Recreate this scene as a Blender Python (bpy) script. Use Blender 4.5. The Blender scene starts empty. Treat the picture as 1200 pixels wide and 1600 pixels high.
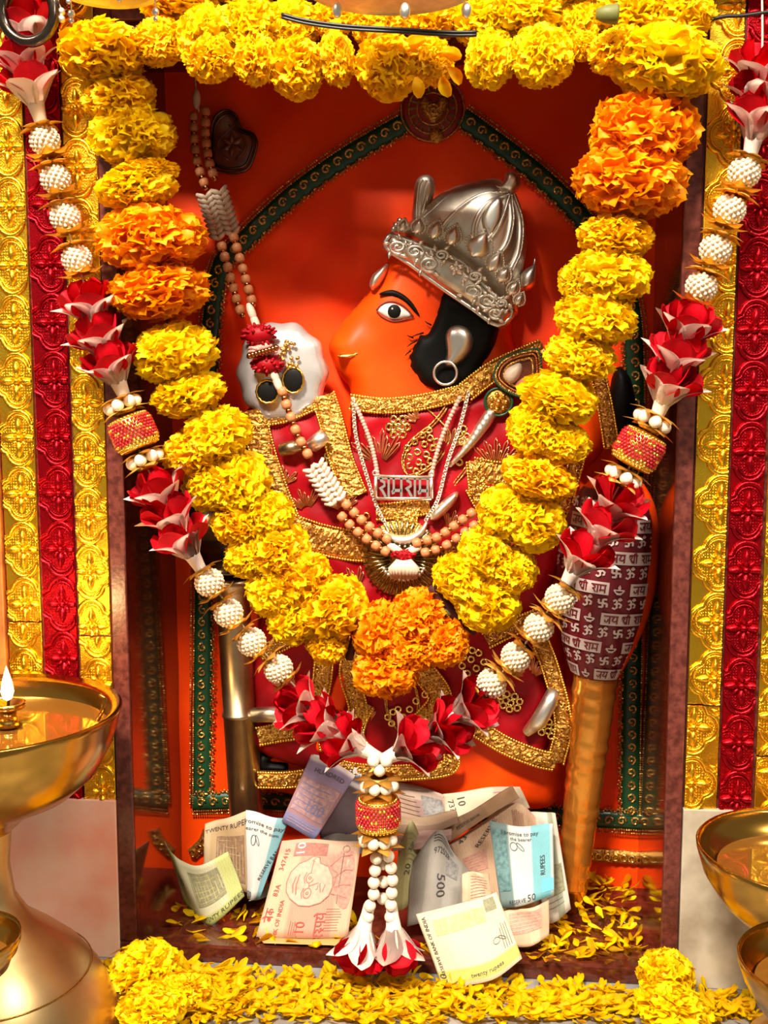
import bpy, bmesh, math, random
import numpy as np
from mathutils import Vector, Matrix, Quaternion, geometry as mgeo

random.seed(7)
rng = np.random.default_rng(7)
PI = math.pi
SC = bpy.context.scene
COL = SC.collection

# ------------------------------------------------------------------ camera
F_PX = 1700.0
YAW, PITCH = math.radians(5.5), math.radians(6.6)
CAM = Vector((0.85 * math.tan(YAW), -0.85, 0.480))
FWD = Vector((-math.sin(YAW) * math.cos(PITCH), math.cos(YAW) * math.cos(PITCH), -math.sin(PITCH)))
RIGHT = FWD.cross(Vector((0, 0, 1))).normalized()
UP = RIGHT.cross(FWD).normalized()
cd = bpy.data.cameras.new('camera'); cam = bpy.data.objects.new('camera', cd); COL.objects.link(cam)
cam.matrix_world = Matrix((( RIGHT.x, UP.x, -FWD.x, CAM.x), (RIGHT.y, UP.y, -FWD.y, CAM.y), (RIGHT.z, UP.z, -FWD.z, CAM.z), (0, 0, 0, 1)))
cd.sensor_fit = 'VERTICAL'; cd.sensor_height = 36.0; cd.lens = 36.0 * F_PX / 1600.0; cd.clip_start = 0.01
SC.camera = cam
SC.cycles.max_bounces = 7; SC.cycles.diffuse_bounces = 4; SC.cycles.glossy_bounces = 4

# ------------------------------------------------------------------ world, lamps, exposure
wd = bpy.data.worlds.new('world'); SC.world = wd; wd.use_nodes = True
bg = wd.node_tree.nodes['Background']
bg.inputs[0].default_value = (1.0, 0.88, 0.72, 1); bg.inputs[1].default_value = 0.13
def area(name, loc, target, sx, sy, power, col):
    l = bpy.data.lights.new(name, 'AREA'); l.shape = 'RECTANGLE'; l.size = sx; l.size_y = sy; l.energy = power; l.color = col
    o = bpy.data.objects.new(name, l); COL.objects.link(o); o.location = loc
    o.rotation_euler = (Vector(target) - Vector(loc)).to_track_quat('-Z', 'Y').to_euler()
    return o
area('key_fill_light', (-0.28, -1.20, 1.72), (0, 0.05, 0.36), 0.36, 0.18, 46, (1.0, 0.93, 0.80))
area('key_fill_light', (0.90, -0.95, 1.80), (0, 0.05, 0.36), 0.7, 0.12, 15, (1.0, 0.92, 0.78))  # fill light added from the right, no known lamp there
area('key_fill_light', (-1.1, -1.05, 1.85), (0, 0.0, 0.30), 0.7, 0.12, 8, (1.0, 0.90, 0.74))  # weak fill light added from the left, not a known fixture
SC.view_settings.view_transform = 'Standard'; SC.view_settings.look = 'None'
SC.view_settings.exposure = 0.90; SC.view_settings.gamma = 1.0; SC.view_settings.use_curve_mapping = False

# ------------------------------------------------------------------ pixel helpers (photo 1200 x 1600)
def ray(px, py):
    return FWD * F_PX + RIGHT * (px - 600.0) + UP * (800.0 - py)
def W(px, py, Y):
    d = ray(px, py); return CAM + d * ((Y - CAM.y) / d.y)
def FL(px, py, z):
    d = ray(px, py); return CAM + d * ((z - CAM.z) / d.z)
FLOOR_Z = 0.015
BACK = 0.135
MPP = 0.0005

# ------------------------------------------------------------------ materials
MATS = {}
def mat(name, col, rough=0.5, metal=0.0, col2=None, ns=60, bump=0.0, bs=200, coat=0.0, btype='noise', sheen=0.0,
        trans=0.0, det=4, lo=0.35, hi=0.65, spec=0.5, emis=None, estr=0.0):
    if name in MATS: return MATS[name]
    m = bpy.data.materials.new(name); m.use_nodes = True; nt = m.node_tree; n = nt.nodes; L = nt.links
    b = n['Principled BSDF']; b.inputs['Base Color'].default_value = (*col, 1); b.inputs['Roughness'].default_value = rough
    b.inputs['Metallic'].default_value = metal; b.inputs['Coat Weight'].default_value = coat; b.inputs['Coat Roughness'].default_value = 0.08
    b.inputs['Sheen Weight'].default_value = sheen; b.inputs['Specular IOR Level'].default_value = spec
    tc = n.new('ShaderNodeTexCoord')
    if col2:
        nz = n.new('ShaderNodeTexNoise'); nz.inputs['Scale'].default_value = ns; nz.inputs['Detail'].default_value = det
        L.new(tc.outputs['Object'], nz.inputs['Vector'])
        r = n.new('ShaderNodeValToRGB'); r.color_ramp.elements[0].position = lo; r.color_ramp.elements[1].position = hi
        r.color_ramp.elements[0].color = (*col, 1); r.color_ramp.elements[1].color = (*col2, 1)
        L.new(nz.outputs['Fac'], r.inputs['Fac']); L.new(r.outputs['Color'], b.inputs['Base Color'])
    if bump:
        if btype == 'voronoi':
            t = n.new('ShaderNodeTexVoronoi'); out = 'Distance'
        elif btype == 'wave':
            t = n.new('ShaderNodeTexWave'); out = 'Fac'; t.bands_direction = 'DIAGONAL'; t.inputs['Distortion'].default_value = 3
        else:
            t = n.new('ShaderNodeTexNoise'); t.inputs['Detail'].default_value = 5; out = 'Fac'
        t.inputs['Scale'].default_value = bs
        L.new(tc.outputs['Object'], t.inputs['Vector'])
        bp = n.new('ShaderNodeBump'); bp.inputs['Strength'].default_value = bump; bp.inputs['Distance'].default_value = 0.001
        L.new(t.outputs[out], bp.inputs['Height']); L.new(bp.outputs['Normal'], b.inputs['Normal'])
    if emis:
        b.inputs['Emission Color'].default_value = (*emis, 1); b.inputs['Emission Strength'].default_value = estr
    if trans:
        tr = n.new('ShaderNodeBsdfTranslucent'); mx = n.new('ShaderNodeMixShader'); mx.inputs[0].default_value = trans
        if col2: L.new(r.outputs['Color'], tr.inputs['Color'])
        else: tr.inputs['Color'].default_value = (*col, 1)
        out_n = n['Material Output']
        L.new(b.outputs[0], mx.inputs[1]); L.new(tr.outputs[0], mx.inputs[2]); L.new(mx.outputs[0], out_n.inputs['Surface'])
    MATS[name] = m
    return m
M_WALL = mat('orange_paint', (0.95, 0.040, 0.0005), 0.5, col2=(1.0, 0.068, 0.001), ns=14, bump=0.15, bs=30, spec=0.2)
M_BODY = mat('orange_body_paint', (0.95, 0.055, 0.001), 0.45, col2=(1.0, 0.080, 0.002), ns=22, bump=0.15, bs=40, spec=0.2)
M_GRAN = mat('polished_granite', (0.060, 0.009, 0.004), 0.10, col2=(0.115, 0.022, 0.011), ns=160, coat=0.4, det=8)
M_JAMB = mat('red_granite', (0.070, 0.013, 0.009), 0.28, col2=(0.16, 0.036, 0.024), ns=220, det=8, bump=0.15, bs=300)
M_MARP = mat('pink_marble', (0.95, 0.40, 0.28), 0.30, col2=(1.0, 0.70, 0.54), ns=16, det=8)
M_MARW = mat('cream_marble', (0.32, 0.25, 0.17), 0.35, col2=(0.56, 0.47, 0.35), ns=30, det=9)
M_LEDGE = mat('grey_marble', (0.17, 0.155, 0.14), 0.25, col2=(0.34, 0.31, 0.28), ns=20, det=8)
M_GOLD = mat('gold_foil', (1.0, 0.62, 0.035), 0.27, 1.0, col2=(0.95, 0.52, 0.03), ns=35, bump=0.35, bs=900)
M_REDF = mat('red_foil', (0.50, 0.002, 0.008), 0.26, 0.85, col2=(0.30, 0.002, 0.008), ns=25, bump=0.35, bs=900)
M_WOOD = mat('orange_wood', (0.50, 0.16, 0.03), 0.45, col2=(0.30, 0.08, 0.015), ns=60)
M_YEL = mat('yellow_petal', (1.0, 0.55, 0.000), 0.55, col2=(1.0, 0.69, 0.001), ns=110, trans=0.38, spec=0.25)
M_YEL2 = mat('lemon_petal', (1.0, 0.64, 0.000), 0.55, col2=(1.0, 0.78, 0.002), ns=110, trans=0.38, spec=0.25)
M_ORA = mat('orange_petal', (1.0, 0.30, 0.000), 0.55, col2=(1.0, 0.47, 0.000), ns=110, trans=0.38, spec=0.25)
M_SEPAL = mat('sepal', (0.10, 0.10, 0.012), 0.6, col2=(0.16, 0.15, 0.03), ns=90)
M_PEARL = mat('pearl', (0.74, 0.60, 0.44), 0.18, col2=(0.80, 0.68, 0.53), ns=90, coat=0.8)
M_BRIGHT = mat('bright_gold', (1.0, 0.66, 0.12), 0.25, 1.0)
M_RED = mat('red_velvet', (0.62, 0.001, 0.010), 0.6, col2=(0.80, 0.004, 0.016), ns=80, spec=0.2)
M_WHITE = mat('ivory_cloth', (0.88, 0.68, 0.58), 0.6, col2=(0.92, 0.78, 0.70), ns=60, trans=0.15)
M_ROBE = mat('red_robe', (0.24, 0.0005, 0.004), 0.5, col2=(0.36, 0.001, 0.006), ns=40, bump=0.25, bs=120, spec=0.2)
M_ZARI = mat('gold_embroidery', (0.30, 0.10, 0.012), 0.30, 0.9, col2=(1.0, 0.62, 0.16), ns=620, bump=0.5, bs=1200, btype='voronoi')
M_ZDARK = mat('old_gold_thread', (0.22, 0.07, 0.010), 0.34, 0.85, col2=(0.85, 0.44, 0.09), ns=620, bump=0.5, bs=1200)
M_SEQ = mat('sequin_gold', (1.0, 0.76, 0.22), 0.15, 1.0)
M_GREEN = mat('green_ribbon', (0.006, 0.060, 0.020), 0.4, col2=(0.006, 0.05, 0.016), ns=200, sheen=0.0)
M_SILV = mat('silver', (0.88, 0.81, 0.67), 0.46, 1.0, col2=(0.74, 0.66, 0.53), ns=120)
M_SILVH = mat('polished_silver', (0.92, 0.87, 0.77), 0.36, 1.0)
M_STEEL = mat('brass_steel', (0.58, 0.44, 0.26), 0.34, 1.0, col2=(0.46, 0.33, 0.19), ns=60)
M_DARKM = mat('dark_metal', (0.10, 0.075, 0.06), 0.22, 1.0, col2=(0.16, 0.12, 0.09), ns=80)
M_BLACK = mat('black_paint', (0.004, 0.003, 0.002), 0.55, spec=0.15)
M_CABLE = mat('black_cable', (0.012, 0.008, 0.006), 0.4)
M_EYEW = mat('eye_white', (0.85, 0.78, 0.70), 0.25)
M_BEAD = mat('sandalwood_bead', (0.50, 0.16, 0.05), 0.5, col2=(0.62, 0.24, 0.09), ns=200)
M_COPPER = mat('copper_bead', (0.55, 0.20, 0.07), 0.22, 1.0)
M_SHELL = mat('shell_white', (0.64, 0.47, 0.33), 0.4, col2=(0.74, 0.58, 0.44), ns=200, bump=0.2, bs=500)
M_MOP = mat('mother_of_pearl', (0.72, 0.66, 0.62), 0.2, 0.6, col2=(0.88, 0.82, 0.79), ns=40, coat=0.6, bump=0.5, bs=50)
M_BRASS = mat('lamp_brass', (0.52, 0.29, 0.055), 0.20, 1.0, col2=(0.44, 0.23, 0.04), ns=30)
M_BRASSM = mat('matte_brass', (0.66, 0.45, 0.21), 0.36, 1.0, col2=(0.58, 0.37, 0.16), ns=40)
M_OIL = mat('lamp_oil', (0.16, 0.06, 0.008), 0.03, spec=0.9, coat=1.0)
M_FLAME = mat('flame', (1.0, 0.6, 0.2), 0.5, emis=(1.0, 0.62, 0.18), estr=14)
M_MAROON = mat('maroon_print_cloth', (0.11, 0.002, 0.007), 0.5, col2=(0.16, 0.003, 0.010), ns=60, sheen=0.0)
M_INKW = mat('white_print', (0.56, 0.43, 0.39), 0.5)
M_TINSEL = mat('orange_gold_wrap', (0.80, 0.27, 0.03), 0.24, 0.75, col2=(0.88, 0.36, 0.05), ns=30, bump=0.6, bs=70)
M_CARVE = mat('carved_plaque_wood', (0.18, 0.035, 0.012), 0.3, col2=(0.10, 0.02, 0.008), ns=90, coat=0.3)
M_EMBR = mat('emblem_red', (0.30, 0.010, 0.006), 0.45)
M_INK = mat('note_ink', (0.05, 0.04, 0.045), 0.6)
M_INKR = mat('note_red_ink', (0.42, 0.06, 0.04), 0.6)

# ------------------------------------------------------------------ mesh builder
class MB:
    def __init__(s): s.v = []; s.f = []
    def add(s, vs, fs):
        o = len(s.v); s.v.extend([Vector(v) for v in vs]); s.f.extend([tuple(i + o for i in f) for f in fs]); return s
    def xf(s, M, start=0):
        for i in range(start, len(s.v)): s.v[i] = M @ s.v[i]
        return s
    def box(s, lo, hi):
        x0, y0, z0 = lo; x1, y1, z1 = hi
        return s.add([(x0,y0,z0),(x1,y0,z0),(x1,y1,z0),(x0,y1,z0),(x0,y0,z1),(x1,y0,z1),(x1,y1,z1),(x0,y1,z1)],
                     [(0,3,2,1),(4,5,6,7),(0,1,5,4),(1,2,6,5),(2,3,7,6),(3,0,4,7)])
    def cbox(s, lo, hi, b):
        """box with chamfered edges"""
        bm = bmesh.new(); t = MB().box(lo, hi); vs = [bm.verts.new(v) for v in t.v]
        for f in t.f: bm.faces.new([vs[i] for i in f])
        bmesh.ops.bevel(bm, geom=bm.edges[:], offset=b, segments=2, affect='EDGES', profile=0.5)
        bm.verts.index_update(); s.add([v.co.copy() for v in bm.verts], [[v.index for v in f.verts] for f in bm.faces]); bm.free(); return s
    def lathe(s, prof, n=24, cap=True, a0=0.0, a1=2 * PI):
        full = abs(a1 - a0 - 2 * PI) < 1e-6; k = n if full else n + 1
        vs = []; fs = []
        for r, z in prof:
            for j in range(k):
                a = a0 + (a1 - a0) * j / n; vs.append((r * math.cos(a), r * math.sin(a), z))
        for i in range(len(prof) - 1):
            for j in range(n):
                j2 = (j + 1) % k if full else j + 1
                fs.append((i * k + j, i * k + j2, (i + 1) * k + j2, (i + 1) * k + j))
        if cap and full:
            if prof[0][0] > 1e-7: fs.append(tuple(reversed(range(k))))
            if prof[-1][0] > 1e-7: fs.append(tuple((len(prof) - 1) * k + j for j in range(k)))
        return s.add(vs, fs)
    def ball(s, c, r, nu=8, nv=6, sc=(1, 1, 1)):
        c = Vector(c); vs = [c + Vector((0, 0, r * sc[2]))]; fs = []
        for i in range(1, nv):
            t = PI * i / nv
            for j in range(nu):
                a = 2 * PI * j / nu
                vs.append(c + Vector((r * sc[0] * math.sin(t) * math.cos(a), r * sc[1] * math.sin(t) * math.sin(a), r * sc[2] * math.cos(t))))
        vs.append(c - Vector((0, 0, r * sc[2]))); last = len(vs) - 1
        for j in range(nu): fs.append((0, 1 + j, 1 + (j + 1) % nu))
        for i in range(nv - 2):
            for j in range(nu):
                a = 1 + i * nu; b = a + nu; fs.append((a + j, b + j, b + (j + 1) % nu, a + (j + 1) % nu))
        a = 1 + (nv - 2) * nu
        for j in range(nu): fs.append((last, a + (j + 1) % nu, a + j))
        return s.add(vs, fs)
    def tube(s, pts, r, n=6, closed=False):
        pts = [Vector(p) for p in pts]; m = len(pts)
        rs = r if isinstance(r, (list, tuple)) else [r] * m
        vs = []; fs = []; ref = None
        for i, p in enumerate(pts):
            a = pts[(i - 1) % m] if (closed or i > 0) else pts[i]; b = pts[(i + 1) % m] if (closed or i < m - 1) else pts[i]
            t = (b - a); t = t.normalized() if t.length > 1e-9 else Vector((0, 0, 1))
            if ref is None: ref = t.orthogonal().normalized()
            ref = (ref - t * ref.dot(t)); ref = ref.normalized() if ref.length > 1e-6 else t.orthogonal().normalized()
            bn = t.cross(ref)
            for j in range(n):
                an = 2 * PI * j / n; vs.append(p + (ref * math.cos(an) + bn * math.sin(an)) * rs[i])
        seg = m if closed else m - 1
        for i in range(seg):
            i2 = (i + 1) % m
            for j in range(n):
                fs.append((i * n + j, i * n + (j + 1) % n, i2 * n + (j + 1) % n, i2 * n + j))
        if not closed: fs.append(tuple(reversed(range(n)))); fs.append(tuple((m - 1) * n + j for j in range(n)))
        return s.add(vs, fs)
    def torus(s, c, R, r, ax=(0, 1, 0), n=20, k=6, sx=1.0):
        c = Vector(c); ax = Vector(ax).normalized(); u = ax.orthogonal().normalized(); w = ax.cross(u)
        return s.tube([c + (u * math.cos(2 * PI * i / n) * sx + w * math.sin(2 * PI * i / n)) * R for i in range(n)], r, k, closed=True)
    def grid(s, fn, nu, nv):
        vs = [fn(i / nu, j / nv) for i in range(nu + 1) for j in range(nv + 1)]
        fs = [(i * (nv + 1) + j, (i + 1) * (nv + 1) + j, (i + 1) * (nv + 1) + j + 1, i * (nv + 1) + j + 1) for i in range(nu) for j in range(nv)]
        return s.add(vs, fs)
    def mesh(s, name, m, smooth=True):
        me = bpy.data.meshes.new(name); me.from_pydata([tuple(v) for v in s.v], [], s.f)
        if smooth: me.polygons.foreach_set('use_smooth', [True] * len(me.polygons))
        if m: me.materials.append(m)
        me.update(); return me
LOCS = {}
def link(o, parent=None):
    COL.objects.link(o)
    if parent: o.parent = parent
    return o
def wloc(o): return LOCS.get(o.name, Vector((0, 0, 0)))
def build(mb, name, m, parent=None, smooth=True):
    """mesh whose vertices are in world space; origin at the parent's base or at its own base"""
    if parent: off = wloc(parent)
    else:
        xs = [v.x for v in mb.v]; ys = [v.y for v in mb.v]; zs = [v.z for v in mb.v]
        off = Vector(((min(xs) + max(xs)) / 2, (min(ys) + max(ys)) / 2, min(zs)))
    t = MB(); t.v = [v - off for v in mb.v]; t.f = mb.f
    o = bpy.data.objects.new(name, t.mesh(name, m, smooth)); link(o, parent)
    if parent: LOCS[o.name] = off
    else: o.location = off; LOCS[o.name] = off
    return o
def inst(name, me, parent, loc, quat=None, scale=None):
    """object on shared mesh data; loc in world space"""
    o = bpy.data.objects.new(name, me); link(o, parent)
    o.location = Vector(loc) - (wloc(parent) if parent else Vector((0, 0, 0)))
    if quat is not None: o.rotation_mode = 'QUATERNION'; o.rotation_quaternion = quat
    if scale is not None: o.scale = scale
    LOCS[o.name] = Vector(loc)
    return o
def tag(o, label=None, cat=None, group=None, kind=None):
    if label: o['label'] = label
    if cat: o['category'] = cat
    if group: o['group'] = group
    if kind: o['kind'] = kind
    return o
def thing(name, label, cat, loc, group=None):
    o = bpy.data.objects.new(name, None); o.empty_display_size = 0.02; link(o); o.location = loc; LOCS[o.name] = Vector(loc)
    return tag(o, label, cat, group)
def struct(mb, name, m, parent=None, smooth=False):
    o = build(mb, name, m, parent, smooth)
    if not parent: o['kind'] = 'structure'
    return o
def crom(pts, k=6, closed=False):
    """Catmull-Rom resample of any-dimension points"""
    P = [np.array(p, float) for p in pts]; n = len(P); out = []
    segs = n if closed else n - 1
    for i in range(segs):
        p1, p2 = P[i], P[(i + 1) % n]
        p0 = P[(i - 1) % n] if (closed or i > 0) else 2 * p1 - p2
        p3 = P[(i + 2) % n] if (closed or i < n - 2) else 2 * p2 - p1
        for j in range(k):
            t = j / k
            out.append(0.5 * ((2 * p1) + (-p0 + p2) * t + (2 * p0 - 5 * p1 + 4 * p2 - p3) * t * t + (-p0 + 3 * p1 - 3 * p2 + p3) * t ** 3))
    if not closed: out.append(P[-1])
    return out
def frame(z, hint=(0, -1, 0)):
    """quaternion taking local +Z to z, local -Y roughly to hint"""
    z = Vector(z).normalized(); y = -Vector(hint); y = (y - z * y.dot(z)); y = y.normalized() if y.length > 1e-6 else z.orthogonal()
    x = y.cross(z)
    return Matrix(((x.x, y.x, z.x), (x.y, y.y, z.y), (x.z, y.z, z.z))).to_quaternion()
def poly_dist(P, Q):
    """distance of points P (n,2) to the closed polyline Q (m,2)"""
    A = Q; B = np.roll(Q, -1, 0); d = B - A; l2 = (d ** 2).sum(1) + 1e-15
    t = np.clip(((P[:, None, :] - A) * d).sum(2) / l2, 0, 1)
    c = A + t[:, :, None] * d
    return np.sqrt(((P[:, None, :] - c) ** 2).sum(2)).min(1)
def inside(P, Q):
    x, y = P[:, 0], P[:, 1]; r = np.zeros(len(P), bool); m = len(Q)
    for i in range(m):
        x0, y0 = Q[i]; x1, y1 = Q[(i + 1) % m]
        if y0 == y1: continue
        c = ((y0 > y) != (y1 > y)) & (x < (x1 - x0) * (y - y0) / (y1 - y0) + x0); r ^= c
    return r
def pillow(mb, outline, Y, H, R, step=0.004, k=4, skirt=0.012, extra=None, smooth=True, jit=0.0):
    """swelling relief over an outline given in photo pixels at depth Y; bulges towards -Y"""
    pts = [W(p[0], p[1], Y) for p in outline]
    Q = np.array([(p.x, p.z) for p in pts])
    if smooth: Q = np.array(crom(Q, k, closed=True))
    x0, z0 = Q.min(0); x1, z1 = Q.max(0)
    gx, gz = np.meshgrid(np.arange(x0, x1 + step, step), np.arange(z0, z1 + step, step)); gx[1::2] += step / 2
    G = np.stack([gx.ravel(), gz.ravel()], 1); G = G[inside(G, Q)]
    if len(G): G = G[poly_dist(G, Q) > step * 0.45]
    n = len(Q); allp = [Vector(p) for p in Q] + [Vector(p) for p in G]
    res = mgeo.delaunay_2d_cdt(allp, [(i, (i + 1) % n) for i in range(n)], [], 1, 1e-7)
    V = np.array([(v.x, v.y) for v in res[0]]); d = poly_dist(V, Q); t = np.clip(d / R, 0, 1)
    h = H * np.sqrt(np.clip(1 - (1 - t) ** 2, 0, 1))
    if jit: h = h + rng.uniform(-jit, jit, len(h)) * (d > step * 0.3)
    if extra is not None: h = h + np.array([extra(a, b) for a, b in V]) * t
    vs = [(V[i, 0], Y - h[i], V[i, 1]) for i in range(len(V))]
    fs = []
    for f in res[2]:
        a, b, c = (V[i] for i in f[:3]); cr = (b[0] - a[0]) * (c[1] - a[1]) - (b[1] - a[1]) * (c[0] - a[0])
        fs.append(tuple(f) if cr > 0 else tuple(reversed(f)))
    # skirt
    src = {}
    for i, o in enumerate(res[3]):
        for j in o: src[j] = i
    bidx = [src.get(i, i) for i in range(n)]
    base = len(vs)
    for i in bidx: vs.append((V[i, 0], Y + skirt, V[i, 1]))
    area2 = sum(Q[i][0] * Q[(i + 1) % n][1] - Q[(i + 1) % n][0] * Q[i][1] for i in range(n))
    for i in range(n):
        j = (i + 1) % n; q = (bidx[i], base + i, base + j, bidx[j]); fs.append(q if area2 > 0 else tuple(reversed(q)))
    mb.add(vs, fs); return mb
def band(mb, path, Y, width, thick=0.0025, step=0.003, rough=0.0006, nw=5, k=6, Yfn=None, ease=True):
    """embroidered band: slab following a photo-pixel path at depth Y, domed, with a crinkled face"""
    P = [W(p[0], p[1], p[2] if len(p) > 2 else Y) for p in path]
    C = crom([(p.x, p.y, p.z) for p in P], k)
    # resample evenly
    L = [0.0]
    for a, b in zip(C[:-1], C[1:]): L.append(L[-1] + float(np.linalg.norm(b - a)))
    m = max(2, int(L[-1] / step)); S = []
    for i in range(m + 1):
        s = L[-1] * i / m; j = min(max(np.searchsorted(L, s) - 1, 0), len(C) - 2)
        t = (s - L[j]) / max(L[j + 1] - L[j], 1e-9); S.append(C[j] * (1 - t) + C[j + 1] * t)
    vs = []; fs = []; cen = []
    for i, c in enumerate(S):
        a = S[max(i - 1, 0)]; b = S[min(i + 1, m)]; t = Vector(b - a); t.y = 0; t.normalize(); nrm = Vector((-t.z, 0, t.x))
        w = width(i / m) if callable(width) else width
        for j in range(nw + 1):
            u = j / nw - 0.5; h = thick * (1 - (2 * u) ** 4) + random.uniform(-rough, rough)
            if j in (0, nw): h = 0
            p = Vector(c) + nrm * (u * w); vs.append((p.x, p.y - max(h, 0), p.z))
        cen.append((Vector(c), nrm, w))
    for i in range(m):
        for j in range(nw):
            a = i * (nw + 1) + j; fs.append((a, a + nw + 1, a + nw + 2, a + 1))
    # back edges
    for j0, flip in ((0, True), (nw, False)):
        o = len(vs)
        for i in range(m + 1):
            x, y, z = vs[i * (nw + 1) + j0]; vs.append((x, y + 0.004, z))
        for i in range(m):
            q = (i * (nw + 1) + j0, (i + 1) * (nw + 1) + j0, o + i + 1, o + i); fs.append(q if not flip else tuple(reversed(q)))
    mb.add(vs, fs); return cen
def rope(mb, cen, side, r=0.0011, gap=0.0021, dy=0.001, nu=6, nv=4, off=0.0):
    """row of tiny beads along one edge of a band"""
    acc = 0.0; prev = None
    for c, nrm, w in cen:
        p = c + nrm * (side * w / 2 + off); p = Vector((p.x, p.y - dy, p.z))
        if prev is not None:
            d = (p - prev).length
            while acc + 1e-9 < d:
                mb.ball(prev.lerp(p, acc / d), r, nu, nv); acc += gap
            acc -= d
        prev = p
    return mb
def ell_leaf(mb, c, ang, L, w, h, n=7, depth=1.0):
    """raised teardrop in the XZ plane at c (world), pointing at ang (0=+X, 90=+Z), bulging to -Y"""
    ca, sa = math.cos(ang), math.sin(ang); rows = []
    vs = []; fs = []
    for i in range(n + 1):
        t = i / n; ww = w * math.sin(PI * t ** 0.75) * 0.5
        for j in range(5):
            u = j / 4 * 2 - 1; x = t * L; z = u * ww; y = -h * math.sqrt(max(0, 1 - u * u)) * math.sin(PI * min(max(t, 0.02), 0.98)) ** 0.5
            vs.append((c[0] + x * ca - z * sa, c[1] + y, c[2] + x * sa + z * ca))
    for i in range(n):
        for j in range(4):
            a = i * 5 + j; fs.append((a, a + 5, a + 6, a + 1))
    return mb.add(vs, fs)

# ------------------------------------------------------------------ writing: stroked Devanagari and signs, and Latin letters
GLY = {
 'ra': (0.62, [[(.22,1),(.24,.86),(.46,.78),(.48,.60),(.30,.50),(.16,.50),(.34,.34),(.56,.02)]]),
 'aa': (0.30, [[(.14,1),(.14,0)]]),
 'ma': (0.86, [[(.18,1),(.18,.36),(.08,.30),(.10,.22),(.20,.26),(.24,.36),(.70,.36)], [(.70,1),(.70,0)]]),
 'ja': (0.86, [[(.72,1),(.72,0)], [(.72,.56),(.50,.56),(.52,.34),(.36,.20),(.18,.30),(.16,.52)]]),
 'ya': (0.86, [[(.16,1),(.32,.84),(.30,.68),(.14,.60),(.18,.40),(.42,.30),(.72,.46)], [(.72,1),(.72,0)]]),
 'shri': (1.10, [[(.02,.70),(.08,.90),(.24,.95),(.36,.82),(.30,.64),(.12,.60),(.26,.40),(.48,.06)], [(.62,1),(.62,0)], [(.62,.36),(.40,.16)], [(.92,1),(.92,0)], [(.62,1.0),(.64,1.22),(.80,1.30),(.92,1.0)]]),
 'ru': (0.70, [[(.22,1),(.24,.86),(.46,.78),(.48,.60),(.30,.50),(.16,.50),(.34,.34),(.56,.02)], [(.36,.32),(.60,.40),(.66,.24)]]),
 'pa': (0.80, [[(.18,1),(.18,.56),(.30,.40),(.66,.46)], [(.66,1),(.66,0)]]),
 'e': (0.0, [[(-.10,1),(-.30,1.26),(-.44,1.30)]]),
 'ba': (0.84, [[(.68,1),(.68,0)], [(.68,.44),(.50,.64),(.30,.62),(.16,.44),(.30,.26),(.50,.28),(.68,.44)], [(.26,.60),(.58,.30)]]),
 'ka': (1.0, [[(.50,1),(.50,0)], [(.50,.62),(.30,.66),(.14,.46),(.28,.28),(.50,.44)], [(.50,.52),(.72,.66),(.86,.50),(.84,.28),(.72,.22)]]),
 'va': (0.80, [[(.66,1),(.66,0)], [(.66,.44),(.50,.64),(.30,.62),(.16,.44),(.30,.26),(.50,.28),(.66,.44)]]),
 'om': (1.05, [[(.08,.80),(.26,.95),(.44,.80),(.38,.58),(.22,.54),(.44,.46),(.46,.18),(.26,.02),(.06,.14)], [(.42,.50),(.62,.62),(.84,.48),(.80,.24),(.66,.22)], [(.52,1.04),(.68,.90),(.86,1.04)], [(.68,1.08),(.70,1.16)]]),
 'sw': (1.0, [[(.12,.50),(.88,.50)], [(.50,.10),(.50,.90)], [(.50,.90),(.86,.90)], [(.50,.10),(.14,.10)], [(.88,.50),(.88,.12)], [(.12,.50),(.12,.88)]]),
 'diya': (1.2, [[(.08,.40),(.30,.12),(.60,.04),(.90,.12),(1.1,.40)], [(.08,.40),(1.1,.40)], [(.60,.46),(.52,.66),(.62,.90),(.70,.66),(.62,.46)], [(.36,-.02),(.84,-.02)]]),
 'dot': (0.3, [[(.10,.45),(.18,.55)]]),
 'sp': (0.42, []),
}
def glyph_strokes(word, head=True):
    x = 0.0; out = []; start = None
    for g in word:
        adv, st = GLY[g]
        for s in st: out.append([(x + a, b) for a, b in s])
        if g in ('sp',):
            if start is not None and head: out.append([(start, 1), (x, 1)])
            start = None
        elif start is None: start = x
        x += adv
    if head and start is not None: out.append([(start, 1), (x, 1)])
    return out, x
def ribbon2d(stroke, w, sub=0.25):
    P = []
    for a, b in zip(stroke[:-1], stroke[1:]):
        n = max(1, int(math.hypot(b[0] - a[0], b[1] - a[1]) / sub))
        for i in range(n): P.append((a[0] + (b[0] - a[0]) * i / n, a[1] + (b[1] - a[1]) * i / n))
    P.append(stroke[-1]); vs = []; fs = []
    for i, p in enumerate(P):
        a = P[max(i - 1, 0)]; b = P[min(i + 1, len(P) - 1)]; dx, dy = b[0] - a[0], b[1] - a[1]; l = math.hypot(dx, dy) or 1
        nx, ny = -dy / l * w / 2, dx / l * w / 2; vs += [(p[0] + nx, p[1] + ny), (p[0] - nx, p[1] - ny)]
    for i in range(len(P) - 1): fs.append((2 * i, 2 * i + 1, 2 * i + 3, 2 * i + 2))
    return vs, fs
def deva(word, w=0.13, head=True):
    """2-D mesh of a stroked word, height 1; returns verts, faces, width"""
    st, wid = glyph_strokes(word, head); V = []; Fc = []
    for s in st:
        v, f = ribbon2d(s, w); o = len(V); V += v; Fc += [tuple(i + o for i in q) for q in f]
    return V, Fc, wid
_tx = {}
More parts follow.
